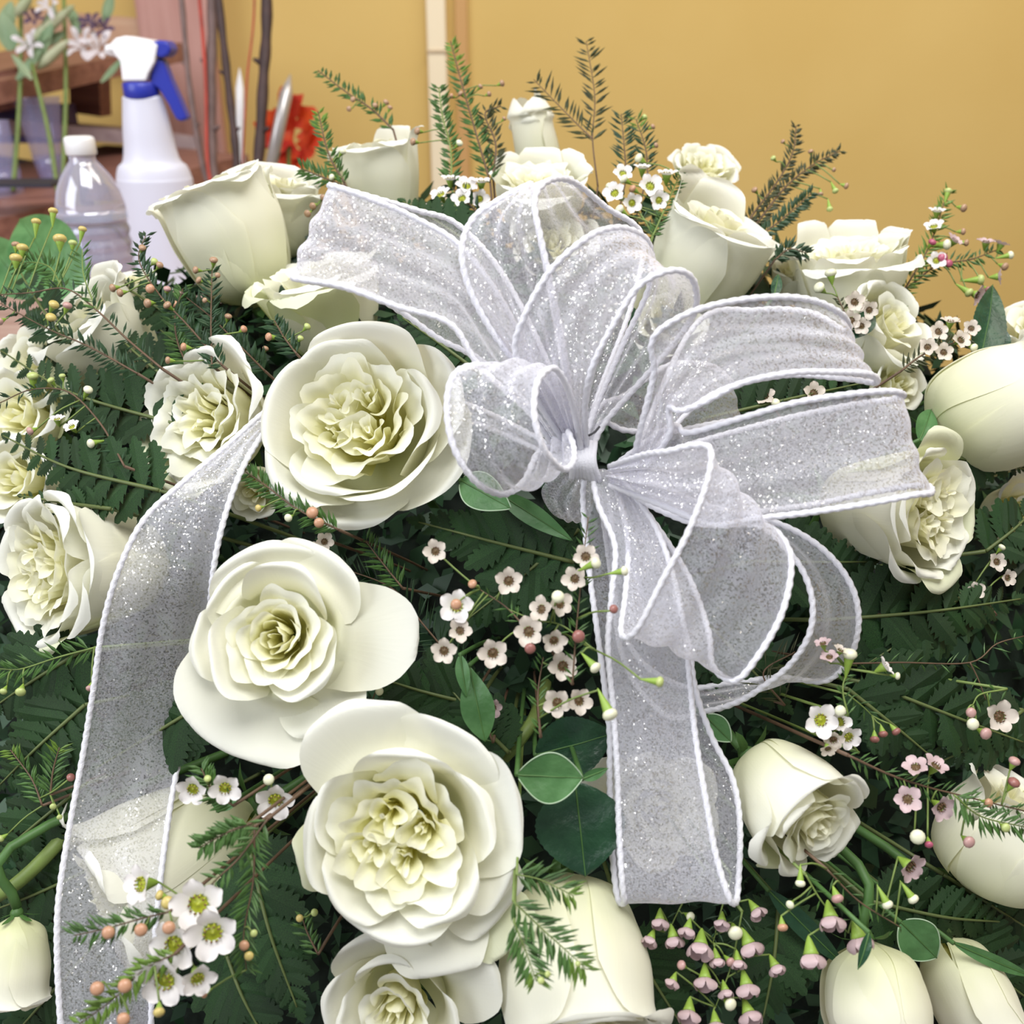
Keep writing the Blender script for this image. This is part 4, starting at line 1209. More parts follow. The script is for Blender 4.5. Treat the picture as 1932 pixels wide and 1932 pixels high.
sprig('dark green waxflower sprig left of the large side-on rose, many brown buds', [(420, 690), (360, 620), (300, 555), (262, 490), (275, 445)], [(216, 543, 'b:tan', 9), (230, 552, 'b:tan', 9), (285, 545, 'b:peach', 10), (282, 572, 'b:tan', 10), (300, 502, 'b:tan', 8), (318, 578, 'b:tan', 9), (290, 495, 'b:lime', 8), (268, 470, 'b:tan', 8), (315, 548, 'b:rose', 8)], needles='needle_dark', nl=22, nw=5, dens=1.5, dd=-0.03, seed=26)
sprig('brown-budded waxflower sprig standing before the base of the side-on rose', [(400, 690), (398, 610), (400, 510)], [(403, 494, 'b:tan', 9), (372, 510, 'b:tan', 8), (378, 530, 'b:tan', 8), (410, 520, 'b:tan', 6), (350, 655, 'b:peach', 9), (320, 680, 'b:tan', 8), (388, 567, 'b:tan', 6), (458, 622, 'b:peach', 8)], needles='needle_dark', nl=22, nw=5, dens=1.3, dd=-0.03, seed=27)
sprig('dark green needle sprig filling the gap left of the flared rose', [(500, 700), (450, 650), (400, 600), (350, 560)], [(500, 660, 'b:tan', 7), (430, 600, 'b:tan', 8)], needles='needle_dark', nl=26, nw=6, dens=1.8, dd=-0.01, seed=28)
sprig('second dark needle sprig filling the gap beside the frilly little rose', [(380, 730), (340, 660), (330, 600), (345, 545)], [(330, 575, 'b:peach', 8)], needles='needle_green', nl=26, nw=5.5, dens=1.6, dd=-0.01, seed=281)
sprig('small green sprig with peach bud and lime bud above the largest rose', [(560, 668), (535, 635), (518, 605)], [(578, 618, 'b:lime', 8), (510, 636, 'b:peach:long', 9), (566, 640, 'b:lime', 7)], needles='needle_dark', nl=24, nw=6, dens=1.8, dd=-0.04, seed=29)
sprig('green sprig with two orange buds tucked under the largest rose', [(640, 1000), (560, 960), (500, 915), (455, 885)], [(590, 968, 'b:peach', 13, (0, .2, 1)), (602, 986, 'b:peach', 11, (.2, -.1, 1)), (546, 976, 'b:white', 9), (490, 958, 'b:yellow', 8)], needles='needle_green', nl=26, nw=5, dens=1.7, dd=-0.02, seed=30, tip='needle_green')
sprig('waxflower cluster hiding between the largest rose and the spiral rose', [(620, 1020), (600, 1030)], [(585, 1040, 'f:c', 20, (-.2, .3, 1)), (612, 1022, 'f:c', 18, (.4, .2, .9))], needles='needle_green', nl=20, nw=4, dens=1, dd=0.0, seed=31)
sprig('lime-budded sprig lying over the two left fern fronds', [(235, 880), (190, 800), (130, 740), (60, 735), (0, 760)], [(62, 714, 'b:lime:long', 12), (98, 720, 'b:lime', 8), (118, 712, 'b:lime', 7), (165, 738, 'b:white:long', 10), (175, 836, 'b:white:long', 10), (136, 806, 'f:w', 16, (-.2, .6, .7)), (108, 792, 'f:w', 15, UPF), (60, 812, 'b:rose', 9)], needles='needle_dark', nl=22, nw=4, dens=.55, dd=-0.025, seed=32)
sprig('green stem with lime buds at the left edge under the frilly left rose', [(178, 1222), (110, 1240), (40, 1262), (0, 1262)], [(40, 1302, 'b:lime', 11), (8, 1302, 'b:lime', 8), (170, 1296, 'b:rose', 8)], needles='needle_green', nl=30, nw=5, dens=.8, dd=-0.01, seed=33, twig='twig_green')
sprig('lime-tipped sprig in the dark foliage at the left edge', [(80, 1520), (60, 1470), (20, 1415)], [(132, 1468, 'b:pink', 9), (5, 1580, 'b:lime', 8)], needles='needle_green', nl=22, nw=4.5, dens=1.4, dd=0.0, seed=34, tip='needle_lime')
sprig('green needle tuft beside the trailing ribbon, lower left', [(95, 1500), (100, 1455), (112, 1410)], [(100, 1520, 'b:lime', 7), (112, 1540, 'b:lime', 6)], needles='needle_green', nl=28, nw=4.5, dens=1.6, dd=0.0, seed=35, tip='needle_lime')
# the central spray of small cream waxflowers in front of dark foliage
sprig('central waxflower spray, leftmost stem, flowers beside the tip of the long petal', [(1010, 1210), (960, 1150), (905, 1112)], [(862, 1143, 'f:w', 33, (-.1, .1, 1)), (822, 1040, 'f:c', 23, (0, .1, 1)), (960, 1096, 'f:c', 27, (.1, .1, 1)), (893, 1103, 'b:peach', 10), (868, 1190, 'f:c', 23, (.1, .3, .9)), (838, 1228, 'f:c', 25, (-.1, 0, 1)), (930, 1232, 'f:c', 28, (0, 0, 1)), (861, 1140, 'b:peach', 12, (0, 0, 1), -.012)], needles='needle_green', nl=18, nw=3.5, dens=.35, dd=-0.045, seed=36)
sprig('central waxflower spray, middle stem, blooms clustered round a green ball bud', [(1120, 1225), (1060, 1180), (1010, 1170), (960, 1150)], [(998, 1192, 'f:c', 29, (-.1, .1, 1)), (1022, 1150, 'f:c', 25, (-.5, .2, .9)), (1056, 1140, 'f:c', 24, (.4, .2, .9)), (1045, 1208, 'f:c', 24, (.1, -.3, 1)), (1052, 1127, 'b:white', 14, (.1, .3, 1), -.012), (1000, 1222, 'b:pink', 12, (0, -.2, 1)), (1090, 1200, 'b:pink', 14, (.2, 0, 1)), (1240, 1286, 'b:lime:long', 12, (1, -.1, .3), -.03), (1120, 1256, 'b:white:long', 13, (.6, -.6, .4))], needles='needle_green', nl=18, nw=3.5, dens=.35, dd=-0.05, seed=37, twig='twig_green', tw=.9)
sprig('waxflower stem rising beside the left cord of the hanging ribbon', [(1080, 1290), (1088, 1180), (1100, 1060), (1110, 975)], [(1105, 1050, 'f:c', 25, (-.1, .2, 1)), (1085, 1092, 'f:c', 24, (-.3, .1, 1)), (1120, 1064, 'b:white:long', 13, (.8, .4, .5), -.014), (1174, 1078, 'b:white:long', 11, (1, .2, .3), -.02), (1156, 1150, 'b:pink', 10, (.4, .3, .9), -.02)], needles='needle_green', nl=24, nw=4, dens=.6, dd=-0.05, seed=38)
sprig('lower cream waxflowers left of the hanging ribbon, above the pale-edged leaf', [(1020, 1390), (1015, 1310), (1025, 1240)], [(1062, 1257, 'f:c', 28, (.1, .1, 1)), (1052, 1326, 'f:c', 27, (-.1, 0, 1)), (1092, 1322, 'f:c', 26, (.3, .1, 1)), (1148, 1342, 'b:white:long', 17, (.4, -.85, .4), -.02)], needles='needle_green', nl=22, nw=3.5, dens=.6, dd=-0.04, seed=39)
sprig('dim pinkish waxflowers above the upper right of the quartered rose', [(930, 1400), (910, 1350), (900, 1320)], [(905, 1318, 'f:p', 20, (-.2, .3, 1)), (930, 1335, 'f:p', 18, (.4, -.1, 1)), (890, 1340, 'f:p', 15)], needles='needle_green', nl=16, nw=3.5, dens=.5, dd=0.0, seed=40)
sprig('tiny white buds between the spiral rose and quartered rose', [(690, 1380), (700, 1330), (715, 1290)], [(682, 1318, 'b:white', 9, (0, 0, 1)), (715, 1304, 'b:white', 9, (.4, .1, 1)), (700, 1340, 'b:white', 6)], needles='needle_dark', nl=20, nw=3, dens=.8, dd=-0.005, seed=41)
sprig('waxflower tips on lime cups at the lower end of the outermost loop', [(1600, 1350), (1590, 1300), (1600, 1262)], [(1553, 1215, 'f:p', 16, (-.3, .9, .3)), (1565, 1240, 'f:p', 17, (-.2, .7, .5)), (1585, 1228, 'f:c', 15, (.3, .8, .4)), (1602, 1240, 'b:white:long', 16, (.1, 1, .2)), (1668, 1258, 'f:w', 22, (.7, .5, .3)), (1690, 1275, 'b:white', 8)], needles='needle_green', nl=20, nw=4, dens=.8, dd=-0.04, seed=42, twig='twig_green')
sprig('white waxflower with lime disc above the white rose at lower right', [(1620, 1420), (1590, 1380), (1575, 1340)], [(1548, 1358, 'f:w', 33, (0, .1, 1)), (1585, 1362, 'f:w', 23, (.3, .3, .9)), (1600, 1390, 'f:w', 25, (.2, -.3, 1)), (1572, 1395, 'f:c', 20, (-.1, -.4, 1)), (1584, 1341, 'b:white', 12, (0, .2, 1), -.01), (1562, 1412, 'f:c', 16, (0, -.6, .8))], needles='needle_green', nl=18, nw=4, dens=.5, dd=-0.03, seed=43, twig='twig_green')
sprig('three dull pink buds hanging beside the lime-disc waxflower', [(1600, 1310), (1630, 1335), (1645, 1350)], [(1650, 1391, 'b:pink', 10, (-.1, -.9, .4)), (1665, 1381, 'b:pink', 10, (.1, -.9, .4)), (1688, 1377, 'b:pink', 10, (.5, -.7, .4))], needles='needle_green', nl=18, nw=3, dens=.4, dd=-0.02, seed=44, twig='twig_green', tw=.8)
sprig('pinkish waxflower and white buds near the right edge, below the dark fern', [(1900, 1300), (1850, 1310), (1835, 1330)], [(1885, 1352, 'f:c', 31, (.1, .1, 1)), (1830, 1344, 'b:rose', 11, (0, .1, 1)), (1833, 1365, 'b:white', 13, (0, 0, 1)), (1856, 1382, 'b:rose', 13, (.3, -.2, .9))], needles='needle_green', nl=18, nw=4, dens=.3, dd=-0.03, seed=45, twig='twig_green')
sprig('brown branched twig with speckled pink waxflowers over the right bud rose', [(1600, 1425), (1680, 1462), (1750, 1485), (1810, 1500), (1932, 1530)], [(1728, 1448, 'f:p', 24, (-.3, .8, .5)), (1765, 1446, 'f:p', 24, (.3, .8, .5)), (1712, 1508, 'f:p', 26, (-.3, .3, .9)), (1775, 1522, 'f:p', 26, (.3, -.2, .9)), (1832, 1534, 'b:white', 15, (.1, .1, 1)), (1730, 1577, 'b:white', 16, (-.2, 0, 1)), (1825, 1586, 'b:rose', 13, (.2, -.2, 1)), (1862, 1514, 'b:peach', 10), (1910, 1480, 'b:pink', 13), (1912, 1440, 'b:rose', 12), (1752, 1590, 'b:magenta', 9)], needles='needle_green', nl=24, nw=4, dens=.7, dd=-0.04, seed=46, tw=1.3)
sprig('green needles on the twig at the right edge crossing the right bud rose', [(1800, 1500), (1850, 1540), (1932, 1560)], [(1895, 1560, 'b:lime', 10)], needles='needle_green', nl=30, nw=5, dens=1.5, dd=-0.05, seed=47, twig='twig_green', root=False)
sprig('pink bell-like waxflower and two lime cups under the lower right spiral rose', [(1560, 1640), (1620, 1700), (1700, 1750)], [(1716, 1634, 'f:p', 30, (.4, -.3, .8)), (1510, 1662, 'b:white:long', 11, (-.1, -.95, .3)), (1672, 1702, 'b:white:long', 12, (.4, -.85, .3)), (1720, 1692, 'b:white:long', 12, (.5, -.75, .3)), (1578, 1690, 'b:rose', 13, (.2, -.8, .5))], needles='needle_green', nl=20, nw=3, dens=.3, dd=-0.035, seed=48)
sprig('hanging pink waxflowers between lower right spiral rose and corner rose', [(1520, 1650), (1550, 1700), (1600, 1760)], [(1567, 1730, 'f:p:s', 29, (0, -.8, .6)), (1530, 1800, 'f:p:s', 30, (0, -.85, .5)), (1620, 1768, 'f:p:s', 30, (.2, -.85, .4)), (1476, 1745, 'b:peach', 10, (0, -.8, .5)), (1492, 1705, 'b:white', 8)], needles='needle_green', nl=20, nw=3, dens=.3, dd=-0.03, seed=49, twig='twig_green', fscale=1.12)
sprig('upper left bunch of dusky pink waxflowers under the ribbon ends', [(1330, 1640), (1290, 1700), (1260, 1760)], [(1245, 1735, 'f:p:s', 20, (-.1, -.7, .6)), (1270, 1768, 'f:p:s', 22, (.1, -.8, .5)), (1228, 1770, 'f:p:s', 18, (-.4, -.6, .6)), (1300, 1728, 'b:white', 9)], needles='needle_dark', nl=20, nw=3.5, dens=.5, dd=-0.005, seed=50, twig='twig_green', fscale=1.12)
sprig('middle bunch of dusky pink waxflowers hanging below the ribbon ends', [(1380, 1650), (1360, 1720), (1345, 1780)], [(1322, 1782, 'f:p:s', 29, (-.2, -.7, .7)), (1412, 1780, 'f:p:s', 27, (.3, -.8, .5)), (1386, 1756, 'b:white', 14, (0, -.3, 1)), (1392, 1812, 'f:p:s', 18, (0, -.8, .6)), (1425, 1716, 'f:p:s', 20, (.4, -.6, .6)), (1362, 1738, 'f:p:s', 18, (-.2, -.6, .7)), (1298, 1752, 'f:p:s', 19, (-.3, -.7, .6)), (1352, 1808, 'f:p:s', 18, (.1, -.8, .5)), (1375, 1812, 'b:rose', 9)], needles='needle_dark', nl=20, nw=3.5, dens=.5, dd=-0.01, seed=51, twig='twig_green', fscale=1.12)
sprig('lowest bunch of dusky pink waxflowers at the bottom edge', [(1400, 1720), (1380, 1820), (1350, 1900)], [(1330, 1845, 'f:p:s', 25, (-.1, -.75, .6)), (1408, 1858, 'f:p:s', 26, (.1, -.75, .6)), (1300, 1908, 'f:p:s', 25, (-.2, -.7, .7)), (1412, 1910, 'f:p:s', 26, (.2, -.7, .7)), (1375, 1892, 'b:white', 12), (1368, 1868, 'f:p:s', 17, (.1, -.7, .6)), (1270, 1850, 'f:p:s', 16, (-.4, -.6, .6)), (1288, 1822, 'b:rose', 9), (1462, 1822, 'f:p:s', 20, (.3, -.7, .6)), (1350, 1930, 'f:p:s', 22, (0, -.7, .7))], needles='needle_dark', nl=22, nw=3.5, dens=.5, dd=-0.01, seed=52, twig='twig_green', fscale=1.12)
# near lower left cluster
sprig('showy white waxflowers with lime discs over the ribbon at lower left', [(505, 1545), (450, 1620), (390, 1680), (340, 1780)], [(375, 1705, 'f:w', 52, (0, .1, 1)), (402, 1758, 'f:w', 50, (.2, -.1, 1)), (330, 1782, 'f:w', 48, (-.2, 0, 1)), (312, 1848, 'f:w', 50, (-.1, -.2, 1)), (268, 1668, 'f:w', 38, (-.6, .2, .8)), (372, 1845, 'f:w', 34, (.5, -.3, .9)), (318, 1702, 'b:yellow', 14, (.1, .2, 1)), (305, 1690, 'b:yellow', 11)], needles='needle_green', nl=26, nw=6, dens=.7, dd=-0.065, seed=53)
sprig('peach-budded green sprig pointing left from the showy white waxflowers', [(320, 1720), (260, 1735), (200, 1752), (140, 1765)], [(207, 1757, 'b:peach', 14, (0, 0, 1)), (268, 1752, 'b:peach', 14, (0, 0, 1)), (320, 1748, 'b:peach', 14, (.1, 0, 1))], needles='needle_green', nl=30, nw=6, dens=.9, dd=-0.075, seed=54, tip='needle_green')
sprig('lowest green sprig with two peach buds at the bottom left', [(330, 1800), (270, 1830), (220, 1880), (150, 1932)], [(186, 1862, 'b:peach', 15, (0, 0, 1)), (238, 1857, 'b:peach', 15, (0, 0, 1)), (235, 1920, 'b:peach', 14, (0, 0, 1)), (300, 1905, 'b:yellow', 12)], needles='needle_lime', nl=28, nw=7, dens=1.3, dd=-0.075, seed=55)
sprig('green sprig with orange-yellow buds right of the showy white waxflowers', [(480, 1560), (478, 1660), (460, 1760), (465, 1830)], [(462, 1782, 'b:peach', 11, (0, 0, 1)), (470, 1802, 'b:yellow', 10, (.2, 0, 1)), (388, 1872, 'b:peach', 10), (478, 1760, 'b:lime', 8)], needles='needle_green', nl=30, nw=5, dens=1.6, dd=-0.045, seed=56, tip='needle_green')
sprig('two white waxflowers under the broad lower petal of the spiral rose', [(440, 1520), (400, 1490), (380, 1450)], [(365, 1488, 'f:w', 30, (-.1, -.3, 1)), (425, 1486, 'f:w', 31, (.2, -.2, 1)), (392, 1470, 'b:lime', 8)], needles='needle_green', nl=28, nw=6, dens=2.4, dd=-0.045, seed=57)
sprig('single white waxflower with a round bud, left of the quartered rose', [(500, 1550), (512, 1520)], [(520, 1508, 'f:w', 36, (.1, -.3, 1)), (508, 1471, 'b:white', 12, (0, .3, 1))], needles='needle_green', nl=18, nw=4, dens=.8, dd=-0.03, seed=58)
sprig('small dark green leafy tuft lying on the rose under the ribbon', [(470, 1555), (430, 1570), (375, 1600)], [], needles='needle_green', nl=26, nw=8, dens=2.6, dd=-0.06, seed=59)
sprig('dark needle sprig with lime tips pointing down right of the yellow petal tip', [(968, 1700), (1020, 1750), (1070, 1795), (1108, 1830)], [(1090, 1818, 'b:lime', 6)], needles='needle_green', nl=36, nw=6, dens=1.9, dd=-0.055, seed=60, tip='needle_lime', twig='twig_green', tw=.8)
sprig('dark needle sprig reaching right over the arched petal at bottom', [(975, 1650), (1020, 1660), (1082, 1690)], [], needles='needle_green', nl=34, nw=5.5, dens=2.0, dd=-0.05, seed=61, tip='needle_lime', twig='twig_green', tw=.8)
sprig('short needle sprig with yellow-green tips against the arched petal', [(970, 1740), (990, 1790), (1012, 1850)], [(1020, 1850, 'b:lime', 8), (1032, 1838, 'b:lime', 7)], needles='needle_green', nl=34, nw=6, dens=1.9, dd=-0.055, seed=62, tip='needle_lime', twig='twig_green', tw=.8)
sprig('yellow-green buds in the dark hollow left of the quartered rose', [(600, 1800), (580, 1760), (570, 1730)], [(566, 1732, 'b:yellow', 8), (592, 1722, 'b:lime', 8)], needles='needle_green', nl=22, nw=5, dens=1.2, dd=0.0, seed=63)
sprig('orange-brown forked twig over the ferns at the right edge', [(1600, 1252), (1700, 1250), (1830, 1250), (1880, 1215), (1932, 1200)], [], needles='needle_green', nl=22, nw=3, dens=.25, dd=-0.005, seed=64, tw=.9)
sprig('thin orange side twig forking down at the right edge', [(1830, 1250), (1845, 1280), (1860, 1320)], [], needles='needle_green', nl=20, nw=3, dens=.2, dd=-0.005, seed=65, tw=.8, root=False)
sprig('speckled pale waxflowers in the shade below the right frilly rose', [(1880, 1160), (1850, 1120), (1840, 1100)], [(1840, 1115, 'f:c', 18, (0, .2, 1)), (1880, 1060, 'f:c', 18, (.1, .1, 1)), (1900, 1090, 'f:c', 17, (.3, 0, 1)), (1888, 1035, 'b:white', 8)], needles='needle_dark', nl=18, nw=4, dens=.8, dd=0.01, seed=66)
sprig('two cream waxflowers seen through the gap between right bow loops', [(1480, 800), (1460, 770), (1440, 750)], [(1443, 748, 'f:c', 20, (-.2, .4, .8)), (1535, 742, 'f:c', 21, (.1, .2, 1)), (1462, 762, 'b:white', 10)], needles='needle_dark', nl=18, nw=4, dens=.8, dd=0.0, seed=67)
sprig('green needle tuft in the dark hollow below the largest rose', [(760, 1110), (720, 1060), (690, 1020)], [], needles='needle_green', nl=28, nw=4.5, dens=1.5, dd=0.005, seed=68)
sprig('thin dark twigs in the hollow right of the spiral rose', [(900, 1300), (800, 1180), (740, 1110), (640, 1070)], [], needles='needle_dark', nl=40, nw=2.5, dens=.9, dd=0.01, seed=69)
sprig('fine brown twigs in the dark space inside the outermost loop', [(1480, 1330), (1440, 1270), (1500, 1230)], [], needles='needle_olive', nl=40, nw=2.5, dens=.7, dd=0.0, seed=70)

# ---- ferns -------------------------------------------------------------------------
fern('upper left fern frond, its toothed tip touching the left edge', (330, 800), (2, 662), 100, 13, dd=-0.002, curve=-0.04, seed=1)
fern('middle left fern frond lying below the lime-budded sprig', (300, 925), (6, 822), 105, 12, dd=-0.012, curve=-0.03, seed=2)
fern('fern frond pointing up left beneath the brown-budded sprigs', (370, 760), (185, 600), 85, 12, dd=0.012, seed=3)
fern('small fern tip above the frilly left rose', (210, 960), (35, 935), 50, 9, dd=-0.005, seed=4)
fern('short dark fern below the tiny left rose', (330, 600), (205, 522), 55, 9, dd=0.005, seed=5)
fern('dark fern frond spreading left in the hollow under the bow knot', (1080, 1060), (790, 985), 120, 12, dd=0.008, seed=6)
fern('dark fern frond under the small curled loop, pointing down left', (1090, 1000), (880, 1170), 120, 12, dd=0.012, seed=7)
fern('fern frond right of the outermost loop, reaching to the right edge', (1560, 1170), (1925, 1130), 130, 13, dd=0.01, seed=8)
fern('bright fern frond lower right, pointing right below the orange twig', (1640, 1290), (1930, 1400), 120, 12, dd=0.008, seed=9)
fern('dark fern frond beneath the lime-disc waxflower', (1600, 1300), (1760, 1430), 95, 11, dd=0.01, seed=10)
fern('fern frond hanging from the right open rose towards the outer loop', (1820, 1120), (1640, 1250), 100, 11, dd=0.012, seed=11)
fern('fern frond at the right edge above the brown twig', (1930, 1340), (1770, 1440), 90, 10, dd=0.012, seed=12)
fern('dark fern frond at the left edge, under the frilly left rose', (150, 1230), (-20, 1340), 120, 12, dd=0.005, seed=13)
fern('dark fern frond lower at the left edge beside the ribbon', (160, 1330), (0, 1480), 110, 12, dd=0.008, seed=14)
fern('fern frond seen through the trailing ribbon', (380, 1330), (180, 1450), 110, 12, dd=0.01, seed=15)
fern('dark fern at the lower left below the lime tips', (160, 1480), (-10, 1620), 110, 12, dd=0.015, seed=16)
fern('dark fern in the hollow left of the lower rose', (470, 1600), (560, 1900), 130, 12, dd=0.01, seed=17)
fern('dark fern between the bottom roses and the pink waxflowers', (1180, 1760), (1290, 1940), 120, 11, dd=0.015, seed=18)
fern('fern frond behind the hanging pink waxflowers at the bottom', (1470, 1700), (1440, 1920), 120, 12, dd=0.012, seed=19)
fern('fern frond between corner rose and right bud rose', (1640, 1700), (1900, 1740), 110, 11, dd=0.012, seed=20)
fern('dark fern frond in the gap between the two right bow loops', (1330, 790), (1640, 720), 90, 11, dd=0.004, seed=21)
fern('dark fern frond behind the bow, between largest rose and knot', (900, 700), (760, 600), 90, 10, dd=0.0, seed=22)
fern('dark fern frond behind the upper left bow loop', (900, 470), (760, 380), 80, 10, dd=0.02, seed=23)
fern('fern frond at the right edge under the fat rose', (1780, 860), (1932, 885), 70, 9, dd=0.01, seed=24)
fern('fern frond right of the fat rose base, deep at the right edge', (1860, 1040), (1960, 950), 90, 9, dd=0.02, seed=25)
fern('dark fern frond in the hollow right of the spiral rose', (900, 1330), (690, 1270), 110, 12, dd=0.012, seed=26)
fern('dark fern frond above the quartered rose', (960, 1420), (850, 1300), 90, 10, dd=0.01, seed=27)
fern('dark fern frond behind the left edge roses, under the water bottle', (170, 700), (20, 480), 90, 11, dd=0.01, seed=28)
fern('dark fern frond right of the hanging ribbon, beneath the teardrop loop', (1280, 1120), (1480, 1330), 120, 12, dd=0.008, seed=29)
fern('dark fern frond inside the outermost loop', (1420, 1060), (1640, 1060), 110, 11, dd=0.012, seed=30)

fern('dark fern frond filling the lower right corner behind the narrow bud', (1780, 1760), (1960, 1900), 120, 11, dd=0.02, seed=31)
fern('dark fern frond at the right edge under the plump right rose', (1780, 1650), (1970, 1770), 100, 11, dd=0.02, seed=32)
fern('dark fern frond in the lower left corner behind the nodding bud', (180, 1780), (20, 1960), 120, 12, dd=0.03, seed=33)
fern('dark fern frond at the left edge above the nodding bud', (170, 1640), (-20, 1720), 110, 12, dd=0.025, seed=34)
fern('dark fern frond low between ribbon and bottom roses', (420, 1780), (500, 1960), 120, 12, dd=0.02, seed=35)
fern('short fern frond between the left roses and the dark green sprigs', (430, 720), (300, 620), 80, 10, dd=0.01, seed=36)

# ---- single leaves ------------------------------------------------------------------
leaf('big dark toothed rose leaf left of the ribbon ends', (1085, 1475), (1105, 1655), 165, 'rose_leaf', dd=-0.012, wpow=.85, bend=.1)
leaf('dark rose leaf behind the pale-edged leaf', (1010, 1425), (1160, 1385), 120, 'rose_leaf', dd=0.002)
leaf('grey-green leaf with pale rim right of the quartered rose', (975, 1462), (1100, 1468), 88, 'grey_leaf', dd=-0.035, toothed=False, rim=True, wpow=1.0, bend=.05)
leaf('small narrow green leaflet next to the pale-rimmed leaf', (1098, 1470), (1148, 1450), 20, 'grey_leaf', dd=-0.034, toothed=False)
leaf('smooth green leaf tucked under the small curled loop', (868, 905), (962, 958), 66, 'grey_leaf', dd=-0.02, toothed=False, rim=True)
leaf('green leaf with long tip beside the right bulge of the largest rose', (940, 930), (1080, 1020), 40, 'grey_leaf', dd=-0.005, toothed=False)
leaf('upright green leaf above the quartered rose', (885, 1255), (915, 1400), 62, 'grey_leaf', dd=-0.012, toothed=False, wpow=1.2)
leaf('curved green blade below the dim pinkish waxflowers', (868, 1235), (880, 1315), 26, 'grey_leaf', dd=-0.015, toothed=False)
leaf('pointed dark green leaf at the right edge above the fat rose', (1850, 680), (1880, 530), 72, 'rose_leaf', dd=0.0, wpow=.7)
leaf('broad dark green leaf touching the fat rose at the right', (1890, 680), (1840, 600), 70, 'rose_leaf', dd=0.005)
leaf('pale leaf between the right open rose and fat rose', (1735, 830), (1760, 770), 46, 'grey_leaf', dd=0.0, toothed=False)
leaf('small green leaf left of the lower right spiral rose', (1330, 1350), (1380, 1400), 44, 'grey_leaf', dd=-0.01, toothed=False, rim=True)
leaf('curled dark sepal-like leaf over the corner rose', (1640, 1760), (1620, 1830), 20, 'rose_leaf', dd=-0.045, toothed=False)
leaf('round pale-green leaf above the corner bud', (1700, 1740), (1770, 1810), 80, 'grey_leaf', dd=0.0, toothed=False, rim=True)
leaf('long green grass-like leaf in the lower right corner', (1800, 1780), (1960, 1850), 26, 'grey_leaf', dd=-0.005, toothed=False)
leaf('long blade running down right of the hanging pink waxflowers', (1450, 1680), (1600, 1830), 40, 'rose_leaf', dd=0.002, toothed=False)
leaf('dark leaf behind the pink-budded spray base', (1650, 590), (1600, 640), 40, 'rose_leaf', dd=0.0)
leaf('small dark leaf on the rim of the right bow loop', (1460, 560), (1470, 515), 22, 'rose_leaf', dd=0.0)
leaf('green leaf behind the showy white waxflowers', (410, 1530), (440, 1470), 50, 'grey_leaf', dd=-0.01, toothed=False)
leaf('narrow green leaf under the lower left sprigs', (580, 1620), (640, 1580), 30, 'rose_leaf', dd=-0.01)
sb_ = MB()
o_ = empty('rose_stalk', P(0, 1720, .45))
tag(o_, 'thick bent green stalk rising right from the lower left corner bud', 'stem')
sb_.tube(cr([P(-20, 1700, .47), P(40, 1660, .465), P(110, 1590, .47), P(180, 1500, .50)], 12) - P(0, 1720, .45), 0.0034, 8)
sb_.build('stem', M['twig_green'], o_)
o_ = empty('rose_stalk', P(1000, 1380, .46))
tag(o_, 'thick green stalk above the pale-rimmed leaf', 'stem')
sb_ = MB()
sb_.tube(cr([P(950, 1430, .45), P(985, 1390, .45), P(1010, 1350, .46), P(1030, 1290, .50)], 12) - P(1000, 1380, .46), 0.003, 8)
sb_.build('stem', M['twig_green'], o_)


# ---- inner mass: the packed greenery that everything is stuck into --------------------
def core():
    rng = np.random.RandomState(3)
    n, m = 48, 72
    th = np.linspace(0.0, PI, n)
    ph = np.linspace(0, 2 * PI, m, endpoint=False)
    T, Q = np.meshgrid(th, ph, indexing='ij')
    ax, ay, az = 0.42, 0.33, 0.17
    c = P(966, 1370, 0.70)
    x = np.sin(T) * np.cos(Q) * ax
    y = np.sin(T) * np.sin(Q) * ay
    z = np.cos(T) * az
    bump = 1 + 0.03 * np.sin(9 * Q + 5 * T) * np.sin(T) + 0.03 * np.sin(17 * Q - 11 * T) * np.sin(T)
    x, y, z = x * bump, y * bump, z * bump
    V = c + x[..., None] * RT + y[..., None] * UP - z[..., None] * FW
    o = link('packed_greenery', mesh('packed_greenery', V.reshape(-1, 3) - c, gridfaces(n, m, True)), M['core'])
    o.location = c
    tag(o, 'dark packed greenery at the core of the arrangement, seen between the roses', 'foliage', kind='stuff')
    # loose small leaves over it
    mb_v, mb_f = [], []
    cnt = 0
    for i in range(14000):
        a = rng.rand() * 2 * PI
        t = math.acos(1 - rng.rand() * 1.05)
        p = np.array([math.sin(t) * math.cos(a) * ax, math.sin(t) * math.sin(a) * ay, math.cos(t) * az])
        nn = p / np.array([ax, ay, az]) ** 2
        nn /= np.linalg.norm(nn)
        p = p * (1.0 + rng.rand() * 0.12)
        d = rng.randn(3)
        d = d - nn * d.dot(nn) * 0.6 + nn * 0.35
        d /= np.linalg.norm(d)
        s = np.cross(d, nn + 0.3 * rng.randn(3))
        s /= np.linalg.norm(s) + 1e-9
        L_ = rng.uniform(.010, .024)
        w = L_ * rng.uniform(.14, .3)
        q = [p, p + d * L_ * .45 + s * w, p + d * L_, p + d * L_ * .45 - s * w]
        q = [c2[0] * RT + c2[1] * UP - c2[2] * FW for c2 in q]
        mb_v += q
        mb_f.append((cnt, cnt + 1, cnt + 2, cnt + 3))
        cnt += 4
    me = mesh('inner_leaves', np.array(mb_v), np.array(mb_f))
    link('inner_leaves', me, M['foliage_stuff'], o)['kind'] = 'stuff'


core()


